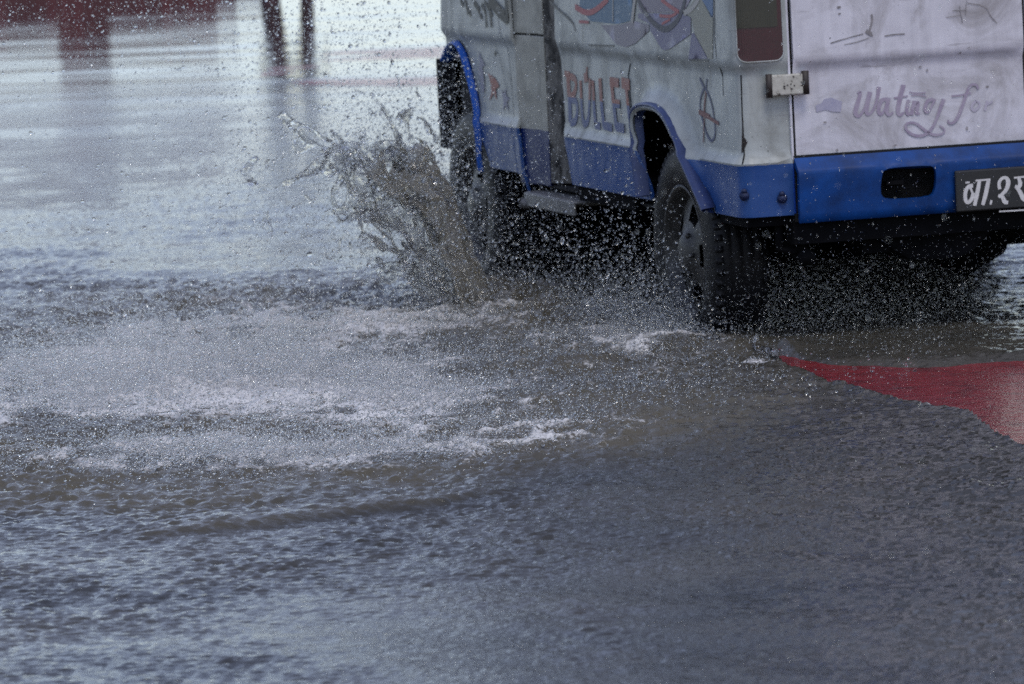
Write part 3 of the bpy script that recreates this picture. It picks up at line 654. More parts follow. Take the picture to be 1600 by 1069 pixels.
ROAD = -.092
def road_mat():
    m, nt, p = mat('wet_asphalt'); v = tex_coord(nt); big = noise_n(nt, v, .22, 5, .6); f = noise_n(nt, v, 60, 4)
    mp = N(nt, 'ShaderNodeMapping'); mp.inputs['Scale'].default_value = (.35, .12, 1); L(nt, v, mp.inputs[0]); pud = noise_n(nt, mp.outputs[0], 1.2, 4, .6)
    L(nt, ramp(nt, f, [(.3, (.03, .032, .035)), (.7, (.06, .062, .065))]), p.inputs['Base Color'])
    L(nt, ramp(nt, pud, [(.42, (.04,) * 3), (.58, (.32,) * 3)]), p.inputs['Roughness'])
    L(nt, bump(nt, f, .4, .002), p.inputs['Normal']); return m
mkobj('road', [(-300, -60, ROAD), (300, -60, ROAD), (300, 900, ROAD), (-300, 900, ROAD)], [(0, 1, 2, 3)], road_mat(), None, False, 'structure')
def red_mat():
    m, nt, p = mat('wet_red_road_paint'); v = tex_coord(nt); f = noise_n(nt, v, 9, 8, .65); g_ = noise_n(nt, v, 120, 3)
    L(nt, ramp(nt, f, [(.3, (.10, .010, .014)), (.55, (.25, .020, .026)), (.72, (.16, .03, .032))]), p.inputs['Base Color']); p.inputs['Roughness'].default_value = .13; p.inputs['Specular IOR Level'].default_value = .34
    r3 = noise_n(nt, v, 30, 4, .6, .4); L(nt, bump(nt, g_, .5, .003, bump(nt, r3, .7, .012, bump(nt, f, .3, .01))), p.inputs['Normal']); return m
RED = red_mat()
def GP(x, y, z=.02):
    c, d = ray(x, y); t = (z - c.z) / d.z; P = c + d * t; return (P.x, P.y)
def slab(name, pts, z, material):
    n = len(pts); V = [(x, y, z) for x, y in pts] + [(x, y, z - .012) for x, y in pts]; 
    cx = sum(p[0] for p in pts) / n; cyy = sum(p[1] for p in pts) / n
    V = [(cx + (x - cx) * .997, cyy + (y - cyy) * .997, z) for x, y in pts] + [(x, y, z - .01) for x, y in pts] + [(x, y, ROAD - .01) for x, y in pts]
    Fc = [tuple(range(n))] + [(k * n + i, k * n + n + i, k * n + n + (i + 1) % n, k * n + (i + 1) % n) for k in (0, 1) for i in range(n)]
    return mkobj(name, V, Fc, material, None, False, 'structure')
low_px = [(1216, 556), (1227, 573), (1291, 598), (1340, 612), (1386, 624), (1430, 633), (1466, 640), (1513, 649), (1558, 682), (1600, 700), (1680, 735)]
hi_px = [(1214, 546), (1255, 558), (1323, 566), (1386, 568), (1482, 568), (1600, 562), (1680, 556)]
LOWE = [GP(*q) for q in low_px]; HIE = [GP(*q) for q in hi_px]
slab('red_painted_kerb', LOWE + [(4.6, 15.2), (4.6, 19.6), (1.2, 19.4)], .02, RED)
slab('red_road_surface', smooth_poly([(-1.7, 38.5), (-.6, 36.6), (1.5, 36.4), (1.5, 43), (-.9, 42.4), (-1.4, 41)], 2), .0345, RED)

# ------------------------------------------------------------------ flood water
def wave_set(X, Y, lams, n, seed, bias=None, spread=math.pi):
    r = np.random.default_rng(seed); out = np.zeros_like(X)
    for _ in range(n):
        lam = math.exp(r.uniform(math.log(lams[0]), math.log(lams[1]))); th = (bias if bias is not None else 0) + r.uniform(-spread, spread)
        k = 2 * math.pi / lam; ph = r.uniform(0, 6.28); out += lam * np.sin(k * (X * math.cos(th) + Y * math.sin(th)) + ph)
    return out / math.sqrt(n)
# rows run away from the camera, columns fan out with the view and beyond it on both sides
ys = [11.2]
while ys[-1] < 58:
    y = ys[-1]; ys.append(y + (.0125 * max(1, (y / 16.) ** 2) if y < 24 else .0125 * (y / 16.) ** 2.4))
ys = np.array(ys); NC = 840
tu = np.linspace(-1, 1, NC); tt = .5 * tu + .5 * tu ** 3
Xg = tt[None, :] * (.19 * ys[:, None] + 1.7) + .1; Yg = np.repeat(ys[:, None], NC, 1)
wx = Xg + .18 * (fbm(Xg * 1.3, Yg * 1.3, 5) - .5); wy = Yg + .25 * (fbm(Xg * 1.1, Yg * 1.1, 9) - .5)
front = np.interp(Xg, [-2.4, -1.5, -1.0, -.65, -.26, .33, .98, 1.6], [16.2, 15.6, 15.25, 15.35, 15.6, 16.2, 17.2, 18.4]) + .35 * (fbm(Xg * 1.7, Yg * .3, 3) - .5)
wake = sstep(-.05, .9, Yg - front) * (1 - sstep(21.8, 24.0, Yg)) * (1 - .55 * sstep(.1, 1.2, Xg))
lift = sstep(-.04, .05, Yg - front) * (1 - sstep(.0, .5, Yg - front)) * (1 - sstep(.25, .6, np.abs(Xg + .55)))
patchy = .35 + 1.3 * fbm(Xg * 1.9, Yg * .9, 21, 3)
h1 = wave_set(wx, wy, (.16, .6), 34, 1); h2 = wave_set(wx, wy, (.05, .16), 46, 2); h3 = .6 * wave_set(Xg, Yg, (.022, .050), 40, 3) + .8 * wave_set(Xg + .05 * fbm(Xg * 6, Yg * 6, 7, 2), Yg, (.026, .066), 40, 4, 1.35, .55); hl = wave_set(wx, wy, (.30, .85), 12, 6, 1.3, .5)
rid = lambda s, sd: 1 - 2 * np.abs(fbm(wx * s, wy * s, sd, 3) - .5)
ridges = rid(5.5, 31) ** 4 + .6 * rid(11, 37) ** 4
far_calm = 1 - .86 * sstep(23.0, 32, Yg) - .08 * sstep(32, 42, Yg)
H = wake * patchy * (.016 * h1 + .024 * h2 + .030 * h3) + wake * patchy * .020 * (ridges - .5)
calm = fbm(Xg * .9 + 3, Yg * .45, 55, 4); calm = sstep(.28, .66, calm)
H += far_calm * (.004 * h1 + .006 * hl + .0085 * h2 * (.25 + 1.3 * calm) + .050 * h3 * (.22 + 1.1 * calm * fbm(Xg * 3.2, Yg * 1.6, 57, 3) * 2))
H += .0030 * sstep(24, 31, Yg) * wave_set(Xg * .6, Yg, (.5, 2.4), 24, 71)
H += .022 * lift
near_van = sstep(.0, .25, Xg - np.interp(Yg, [19, 23], [.95, -.05])) * sstep(18.9, 19.4, Yg)
H *= 1 - .45 * near_van
H += .035
# crest thrown up beside the rear wheel and the small waves beside it
for cx, cyy, sx, sy, a in ((.80, 19.32, .14, .10, .035), (.45, 19.6, .35, .16, .03), (-.08, 21.85, .3, .25, .03), (.0, 19.0, .25, .07, .03), (.22, 18.95, .14, .05, .025), (-.12, 17.3, .22, .06, .022), (.1, 18.1, .3, .06, .02)):
    H += a * np.exp(-((Xg - cx) / sx) ** 2 - ((Yg - cyy) / sy) ** 2) * (.6 + .8 * fbm(Xg * 9, Yg * 9, 66, 3))
# the bare red wedge: the water's edge dips under the road paint
edge = np.interp(Xg, [q[0] for q in LOWE], [q[1] for q in LOWE]) if False else None
sn = np.array(LOWE); hn = np.array(HIE); so_ = np.argsort(sn[:, 0]); ho = np.argsort(hn[:, 0])
edge = np.interp(Xg, sn[so_, 0], sn[so_, 1]) + .10 * (fbm(Xg * 9, Yg * 2, 77, 3) - .5) + .16 * (fbm(Xg * 30, Yg * 6, 76, 3) - .5)
topedge = np.interp(Xg, hn[ho, 0], hn[ho, 1]) + .22 * (fbm(Xg * 4, Yg * 1.2, 78, 4) - .5)
bare = sstep(-.06, .05, Yg - edge) * sstep(-.02, .20, topedge - Yg) * sstep(.77, .80, Xg)
rim_w = sstep(-.22, .0, Yg - edge) * (1 - sstep(.0, .1, Yg - edge)) * sstep(.9, 1.1, Xg) * (1 - sstep(18.5, 18.7, Yg))
H += .012 * rim_w * (fbm(Xg * 16, Yg * 8, 79, 2))
H = H * (1 - bare) + bare * (.004 + .45 * (H - .035) + .013 * sstep(.60, .80, fbm(Xg * 3.2, Yg * 1.7, 83, 4)))
FP = [(150, 590, .6, .8, 1), (330, 560, .6, .8, 1), (470, 600, .5, .7, .9), (60, 640, .5, .5, .7), (250, 705, .33, .28, .95), (330, 722, .28, .2, .8), (480, 712, .33, .25, .8), (560, 725, .3, .3, .5), (620, 640, .35, .5, .65),
      (700, 690, .4, .4, .30), (880, 670, .5, .6, .14), (820, 610, .5, .9, .20), (950, 525, .28, .3, .7), (1010, 545, .25, .25, .6), (650, 500, .35, .5, .55), (200, 520, .2, .2, .5), (430, 500, .5, .4, .35), (1180, 562, .10, .14, .9), (1440, 605, .08, .12, .6), (790, 640, .22, .2, .5)]
FPW = [GP(a, b, .035) + (c, d, e) for a, b, c, d, e in FP]
def patches(x, y):
    o = 0
    for cx, cyy, sx, sy, a in FPW: o = o + a * np.exp(-((x - cx) / sx) ** 2 - ((y - cyy) / sy) ** 2)
    return np.clip(o, 0, 1.15)
foam = np.clip((patches(Xg, Yg) + .34 * wake) * patchy * (.18 + 1.05 * ridges) * sstep(.15, 1.1, Yg - front) + .9 * rim_w * sstep(.45, .7, fbm(Xg * 14, Yg * 6, 81, 2)), 0, 1)
V = np.stack([Xg, Yg, H], -1).reshape(-1, 3)
idx = np.arange(len(ys) * NC).reshape(len(ys), NC)
Q = np.stack([idx[:-1, :-1], idx[:-1, 1:], idx[1:, 1:], idx[1:, :-1]], -1).reshape(-1, 4)
def water_mat():
    m, nt, p = mat('muddy_flood_water'); v = tex_coord(nt)
    at = N(nt, 'ShaderNodeAttribute', attribute_name='foam'); fo = at.outputs['Fac']
    big = noise_n(nt, v, .9, 4, .6)
    base = ramp(nt, big, [(.35, (.030, .030, .029)), (.65, (.060, .054, .043))])
    fn = noise_n(nt, v, 46, 7, .72, .8)
    k = mth(nt, 'MULTIPLY', ramp(nt, mth(nt, 'ADD', fn, mth(nt, 'MULTIPLY', mth(nt, 'SUBTRACT', fo, .46), .40)), [(.56, (0, 0, 0)), (.68, (1, 1, 1))]), mth(nt, 'MULTIPLY', fo, .9), True)
    mu = N(nt, 'ShaderNodeAttribute', attribute_name='mud').outputs['Fac']
    base = mix(nt, mth(nt, 'MULTIPLY', mu, .62, True), base, (.125, .108, .072))
    L(nt, mix(nt, k, base, (.74, .73, .72)), p.inputs['Base Color'])
    L(nt, mth(nt, 'ADD', mth(nt, 'MULTIPLY', k, .4), .045), p.inputs['Roughness'])
    p.inputs['IOR'].default_value = 1.33
    r1 = noise_n(nt, v, 34, 3, .55, .3); r2 = noise_n(nt, v, 95, 3, .6)
    n1 = bump(nt, r1, .6, .010); n2 = bump(nt, r2, .6, .0042, n1)
    # calmer far away
    sep = N(nt, 'ShaderNodeSeparateXYZ'); L(nt, v, sep.inputs[0]); mr = N(nt, 'ShaderNodeMapRange'); L(nt, sep.outputs[1], mr.inputs[0])
    for i, q in ((1, 22.), (2, 40.), (3, 1.), (4, .1)): mr.inputs[i].default_value = q
    for nn in nt.nodes:
        if nn.type == 'BUMP': L(nt, mth(nt, 'MULTIPLY', mr.outputs[0], nn.inputs['Strength'].default_value), nn.inputs['Strength'])
    L(nt, n2, p.inputs['Normal']); return m
water = np_mesh('flood_water', V, Q, water_mat(), 'structure')
for nm_, ar_ in (('foam', foam), ('mud', np.clip(wake * (.4 + fbm(Xg * 1.5, Yg * .8, 99, 3)) + lift * .6, 0, 1))):
    a = water.data.attributes.new(nm_, 'FLOAT', 'POINT'); a.data.foreach_set('value', ar_.astype(np.float32).ravel())
Hi = lambda x, y: H[np.clip(np.searchsorted(ys, y), 0, len(ys) - 1), np.clip(np.interp((x - .1) / (.19 * y + 1.7), tt, np.arange(NC)), 0, NC - 1).astype(int)]

# =================================================================== SPLASH AND SPRAY
def drop_mat(name, tint, trans):
    m, nt, p = mat(name); v = tex_coord(nt); f = noise_n(nt, v, 9, 3)
    L(nt, ramp(nt, f, [(.3, tuple(c * .85 for c in tint)), (.7, tint)]), p.inputs['Base Color'])
    p.inputs['Transmission Weight'].default_value = trans; p.inputs['IOR'].default_value = 1.33; p.inputs['Roughness'].default_value = .03; return m
def clear_mat():
    m = drop_mat('clear_muddy_water', (.97, .96, .93), 1.0); nt = m.node_tree; p = nt.nodes['Principled BSDF']
    tr = N(nt, 'ShaderNodeBsdfTranslucent'); tr.inputs[0].default_value = (.92, .91, .88, 1); mx = N(nt, 'ShaderNodeMixShader'); mx.inputs[0].default_value = .07
    L(nt, p.outputs[0], mx.inputs[1]); L(nt, tr.outputs[0], mx.inputs[2]); L(nt, mx.outputs[0], nt.nodes['Material Output'].inputs['Surface']); return m
M['clear'] = clear_mat()
M['drop'] = drop_mat('clear_water_drops', (.93, .93, .90), 1.0)
def splash_mat():
    m, nt, p = mat('muddy_thrown_water'); v = tex_coord(nt); f = noise_n(nt, v, 14, 6, .65)
    c = ramp(nt, f, [(.35, (.58, .54, .44)), (.65, (.88, .87, .83))]); L(nt, c, p.inputs['Base Color'])
    p.inputs['Transmission Weight'].default_value = .8; p.inputs['IOR'].default_value = 1.33; p.inputs['Roughness'].default_value = .05
    L(nt, bump(nt, noise_n(nt, v, 38, 3), .3, .004), p.inputs['Normal'])
    tr = N(nt, 'ShaderNodeBsdfTranslucent'); L(nt, c, tr.inputs[0]); mx = N(nt, 'ShaderNodeMixShader'); mx.inputs[0].default_value = .34
    L(nt, p.outputs[0], mx.inputs[1]); L(nt, tr.outputs[0], mx.inputs[2]); L(nt, mx.outputs[0], nt.nodes['Material Output'].inputs['Surface']); return m
SPL = splash_mat()
ico = bmesh.new(); bmesh.ops.create_icosphere(ico, subdivisions=1, radius=1)
ICO_V = np.array([v.co[:] for v in ico.verts]); ICO_F = np.array([[v.index for v in f.verts] for f in ico.faces]); ico.free()
ico = bmesh.new(); bmesh.ops.create_icosphere(ico, subdivisions=2, radius=1)
ICO2_V = np.array([v.co[:] for v in ico.verts]); ICO2_F = np.array([[v.index for v in f.verts] for f in ico.faces]); ico.free()
def drops(P, Rd, stretch=None, big=False):
    """many small irregular drops -> one array of vertices and faces"""
    IV, IF = (ICO2_V, ICO2_F) if big else (ICO_V, ICO_F)
    n = len(P); ax = rng.normal(size=(n, 3)); ax /= np.linalg.norm(ax, axis=1)[:, None]
    st = (1 + .5 * rng.random(n) ** 2) if stretch is None else stretch
    if stretch is not None: ax = np.tile([0.06, 0, 1.], (n, 1)); ax /= np.linalg.norm(ax[0])
    D = IV[None] * (1 + .12 * rng.normal(size=(n, len(IV), 1)))
    al = np.einsum('nki,ni->nk', D, ax)
    D = D + ax[:, None, :] * (al * (st - 1)[:, None])[:, :, None]
    Vv = P[:, None, :] + D * Rd[:, None, None]
    Fv = IF[None] + (np.arange(n) * len(IV))[:, None, None]
    return Vv.reshape(-1, 3), Fv.reshape(-1, 3)
def merge(parts):
    Vs, Fs, b = [], [], 0
    for v, f in parts: Vs.append(v); Fs.append(f + b); b += len(v)
    return np.concatenate(Vs), np.concatenate(Fs)

fw2 = np.array(A_F); rg2 = np.array(A_R)
contact = np.array(W(-.13, 2.66, .02))
# main sheet: chains of water leaving the front wheel, merging into a sheet near the road and tearing into threads above
G = lambda x, y, dep: np.array(ray(x, y)[0] + ray(x, y)[1] * ((dep - 0) / ray(x, y)[1].y))
def sheet(base_px, crest_px, dep0, dep1, seed, r0, cut0, cut1, arc, wob, nu=150, stretch=(13, 2.6)):
    """a sheet of water from its base line on the road to its torn crest: one bead per grid point, its radius falls to nothing in the tears"""
    bx = np.array(base_px, float); cx = np.array(crest_px, float); tb = np.linspace(0, 1, len(bx)); tc = np.linspace(0, 1, len(cx))
    A_ = np.array([G(np.interp(u, tb, bx[:, 0]), np.interp(u, tb, bx[:, 1]), dep0[0] + (dep0[1] - dep0[0]) * u) for u in np.linspace(0, 1, nu)])
    B_ = np.array([G(np.interp(u, tc, cx[:, 0]), np.interp(u, tc, cx[:, 1]), dep1[0] + (dep1[1] - dep1[0]) * u) for u in np.linspace(0, 1, nu)])
    nv = int(np.max(np.linalg.norm(B_ - A_, axis=1)) / .0042); U, Vv = np.meshgrid(np.linspace(0, 1, nu), np.linspace(0, 1.15, nv), indexing='ij')
    Pp = A_[:, None, :] * (1 - Vv[..., None]) + B_[:, None, :] * Vv[..., None]
    Pp[..., 2] += arc * np.sin(np.pi * np.clip(Vv, 0, 1.15) * .9)
    wu = U + .05 * (fbm(U * 5, Vv * 3, seed + 40, 3) - .5) * (1 + Vv)
    str_ = fbm(wu * stretch[0], Vv * stretch[1], seed, 4, .55); cells = 1 - 2 * np.abs(fbm(wu * stretch[0] * .8 + 7, Vv * stretch[1] * 2.4, seed + 3, 3) - .5)
    field = .5 * str_ + .5 * cells ** 2
    edge_ = np.minimum(1, np.minimum(U, 1 - U) / .05)
    cut = cut0 + (cut1 - cut0) * np.clip(Vv, 0, 1.2) ** 1.15 + (1 - edge_) * .2 * Vv + .12 * (fbm(U * 6, Vv * 0, seed + 8, 2) - .5) * Vv + 1.0 * np.clip(Vv - .70, 0, 1) * (vnoise(U * 34, Vv * 18, seed + 15) - .28)
    rad = r0 * np.clip((field - cut) / .07, 0, 1.0) * (1 - .35 * Vv) * (.85 + .3 * fbm(U * 30, Vv * 14, seed + 6, 2))
    Pp = Pp + wob * np.stack([fbm(U * 4, Vv * 4, seed + 11, 3) - .5, 2.5 * (fbm(U * 5, Vv * 3, seed + 12, 3) - .5), fbm(U * 4, Vv * 5, seed + 13, 3) - .5], -1) * (.3 + Vv[..., None])
    k = rad > .0022
    return Pp[k], rad[k]
sheets = [
    sheet([(774, 484), (760, 484), (745, 483), (728, 482)], [(700, 318), (668, 258), (632, 246), (596, 290)], (21.55, 21.45), (22.15, 21.8), 3, .0070, -.30, .34, .04, .10, 130, (3.0, .8)),
    sheet([(756, 484), (742, 484), (726, 482)], [(672, 205), (615, 165), (552, 165), (510, 200)], (21.7, 21.55), (22.6, 22.2), 5, .0040, .22, .61, .07, .26, 140, (4.5, 1.5)),
    sheet([(750, 484), (732, 484), (714, 482)], [(560, 175), (500, 205), (448, 258), (425, 310)], (21.65, 21.45), (22.4, 21.8), 8, .0040, .20, .60, .11, .28, 160, (5, 1.6)),
    sheet([(744, 486), (722, 486), (702, 484)], [(500, 270), (458, 330), (475, 382), (530, 428)], (21.6, 21.35), (21.8, 21.3), 12, .0040, .22, .60, .10, .24, 150, (5, 1.6))]
sp = np.concatenate([q[0] for q in sheets]); sr = np.concatenate([q[1] for q in sheets])
print('beads', len(sp))
def make_splash(sp, sr, label, name='water_splash', material=None, parent=None):
    v, f = drops(sp, np.maximum(sr, .0036), np.full(len(sp), 1.0))
    o = np_mesh(name, v, f, material or SPL)
    rm = o.modifiers.new('merge', 'REMESH'); rm.mode = 'VOXEL'; rm.voxel_size = .0040; rm.use_smooth_shade = True
    sm = o.modifiers.new('soften', 'SMOOTH'); sm.factor = .5; sm.iterations = 3
    bpy.context.view_layer.update()
    me = bpy.data.meshes.new_from_object(o.evaluated_get(bpy.context.evaluated_depsgraph_get())); o.modifiers.clear(); old = o.data; o.data = me; bpy.data.meshes.remove(old)
    if not me.materials: me.materials.append(material or SPL)
    me.polygons.foreach_set('use_smooth', [True] * len(me.polygons))
    if parent: o.parent = parent
    else: tag(o, label, 'splash', 'water thrown up by the wheels')
    return o
big_splash = make_splash(*sheets[0], 'tall muddy torn sheet of water fanning up from the front wheel of the van')
make_splash(np.concatenate([q[0] for q in sheets[1:]]), np.concatenate([q[1] for q in sheets[1:]]), '', 'torn_water_fan', M['clear'], big_splash)
low = [sheet([(905, 500), (960, 515), (1010, 530), (1060, 540)], [(880, 462), (930, 455), (985, 470), (1030, 492)], (21.0, 20.0), (21.1, 20.1), 21, .006, .22, .60, .015, .12, 170, (16, 2)),
       sheet([(1085, 552), (1130, 562), (1180, 574), (1216, 574)], [(1090, 528), (1135, 530), (1185, 536), (1222, 552)], (19.7, 19.0), (19.7, 19.05), 25, .0075, .12, .58, .01, .10, 130, (12, 1.6))]
make_splash(np.concatenate([q[0] for q in low]), np.concatenate([q[1] for q in low]), 'low ragged crest of water curling round the rear wheel of the van', material=M['clear'])

# ballistic spray: drops thrown by the front wheel a moment ago, while the wheel was further back
def ballistic(n, tmax, seed, vel=6.5):
    r = np.random.default_rng(seed); t = r.random(n) ** .75 * tmax
    ns = 260; sid = r.integers(0, ns, n); loose = r.random(n) < .35
    t = np.where(loose, t, np.clip(r.random(ns)[sid] * tmax + r.normal(0, .05, n), 0, tmax)) + .03
    speed = np.where(loose, r.gamma(4.5, 1.05, n), r.gamma(4.5, 1.05, ns)[sid] * (1 + r.normal(0, .13, n))); el = np.radians(np.clip(np.where(loose, r.normal(50, 17, n), r.normal(50, 16, ns)[sid] + r.normal(0, 4.5, n)), 12, 88)); az = np.radians(np.clip(np.where(loose, r.normal(10, 20, n), r.normal(12, 20, ns)[sid] + r.normal(0, 4, n)), -30, 60))
    out = -rg2[None] * np.cos(az)[:, None] - fw2[None] * np.sin(az)[:, None]
    v0 = out * (speed * np.cos(el))[:, None] + np.array([0, 0, 1.])[None] * (speed * np.sin(el))[:, None]
    p0 = contact[None] - fw2[None] * (vel * t)[:, None] * .55
    p = p0 + v0 * t[:, None]; p[:, 2] -= 4.9 * t * t
    return p[p[:, 2] > .03], t[p[:, 2] > .03]
P1, t1 = ballistic(95000, .62, 4)
k1 = (P1[:, 0] > -3.2) & (P1[:, 2] < 1.5)
P1 = P1[k1]
r1 = np.clip(np.exp(rng.normal(math.log(.0012), .58, len(P1))), .0007, .0075)
# second population: fine mist-like drops drifting over the left side
n2 = 150000; x2 = rng.uniform(-3.0, .2, n2); y2 = rng.uniform(19.5, 25, n2); z2 = rng.gamma(1.6, .28, n2)
keep = (z2 < 1.25) & (rng.random(n2) < .25 + .9 * fbm(x2 * 2.2, z2 * 3, 91, 3) ** 2)
P2 = np.stack([x2, y2, z2 + .03], 1)[keep]; r2 = np.clip(np.exp(rng.normal(math.log(.0009), .38, len(P2))), .0006, .004)
# splash-back field: drops bouncing just above the churned water
n3 = 620000; x3 = rng.uniform(-2.7, 1.4, n3); y3 = rng.uniform(15.2, 22.6, n3)
dpt = patches(x3, y3)
wk = np.interp(x3, [-2.4, -1.5, -1.0, -.65, -.26, .33, .98, 1.6], [16.4, 16.2, 15.9, 15.8, 16.1, 16.9, 17.9, 18.6])
dens = sstep(-.3, .7, y3 - wk) * (.10 + .9 * dpt) * np.clip(fbm(x3 * 2.2, y3 * 1.4, 95, 4) * 3.0 - .85, .08, 1)
k3 = rng.random(n3) < dens; x3, y3 = x3[k3], y3[k3]
P3 = np.stack([x3, y3, Hi(x3, y3) + rng.exponential(.020, len(x3)) * (.5 + 1.6 * fbm(x3 * 3, y3 * 2, 97, 3)) + .001], 1); r3 = np.clip(np.exp(rng.normal(math.log(.0018), .45, len(P3))), .0009, .0055)
# spray off the rear wheel and beside it
n4 = 20000; t4 = rng.random(n4) * .34; base = np.array(W(-.03, -.05, .02))
az = rng.normal(.25, .75, n4); sp4 = rng.gamma(3, .62, n4); el4 = np.radians(rng.uniform(15, 80, n4))
d4 = -rg2[None] * np.cos(az)[:, None] + fw2[None] * np.sin(az)[:, None]
P4 = base[None] - fw2[None] * (t4 * 1.2)[:, None] + fw2[None] * (rng.beta(1.2, 2.2, n4) * 1.5 - .15)[:, None] + d4 * (sp4 * np.cos(el4) * t4)[:, None]; P4[:, 2] += sp4 * np.sin(el4) * t4 - 4.9 * t4 * t4
P4 = P4[P4[:, 2] > .03]; r4 = np.clip(np.exp(rng.normal(math.log(.0018), .5, len(P4))), .0008, .007)
# behind the rear wheel, under the tail and on the far side
n5 = 24000; P5 = np.stack([rng.uniform(-.1, 1.9, n5), rng.uniform(-1.3, .3, n5), .03 + rng.exponential(.15, n5)], 1); P5 = np.array(VO)[None] + P5[:, :1] * rg2[None] + P5[:, 1:2] * fw2[None] + P5[:, 2:] * np.array([[0, 0, 1.]])
r5 = np.clip(np.exp(rng.normal(math.log(.0011), .4, len(P5))), .0007, .004)
n6 = 2600; t6 = rng.random(n6) * .4; b6 = np.array(W(WIDTH, .1, .03)); v6 = rng.gamma(4, .9, n6); e6 = np.radians(rng.normal(48, 14, n6)); a6 = rng.normal(0, .4, n6)
P6 = b6[None] - fw2[None] * (t6 * 3.)[:, None] + (rg2[None] * np.cos(a6)[:, None] - fw2[None] * np.sin(a6)[:, None]) * (v6 * np.cos(e6) * t6)[:, None]; P6[:, 2] += v6 * np.sin(e6) * t6 - 4.9 * t6 * t6
P6 = P6[P6[:, 2] > .02]; r6 = np.clip(np.exp(rng.normal(math.log(.003), .5, len(P6))), .001, .01)
# bigger globs near the torn sheet
n7 = 1300; k7 = rng.integers(0, len(sp), n7); P7 = sp[k7] + rng.normal(size=(n7, 3)) * np.array([.09, .12, .08]) + np.array([-.05, 0, .04]); P7 = P7[P7[:, 2] > .05]; r7 = np.clip(np.exp(rng.normal(math.log(.0028), .5, len(P7))), .0012, .010)
PP = np.concatenate([P1, P2, P3, P4, P5]); RR = np.concatenate([r1, r2, r3, r4, r5])
v, f = drops(PP, RR); vb, fb = drops(np.concatenate([P6, P7]), np.concatenate([r6, r7]), None, True)
v, f = merge([(v, f), (vb, fb)])
spray = np_mesh('spray_droplets', v, f, M['drop'], 'stuff')
print('drops', len(PP))
# rain
n8 = 5200; y8 = rng.uniform(9, 30, n8); x8 = rng.uniform(-1, 1, n8) * (.11 * y8 + .4); z8 = rng.uniform(.05, 2.2, n8)
v, f = drops(np.stack([x8, y8, z8], 1), rng.uniform(.0006, .0011, n8), rng.uniform(2, 5, n8))
np_mesh('rain_drops', v, f, M['drop'], 'stuff')

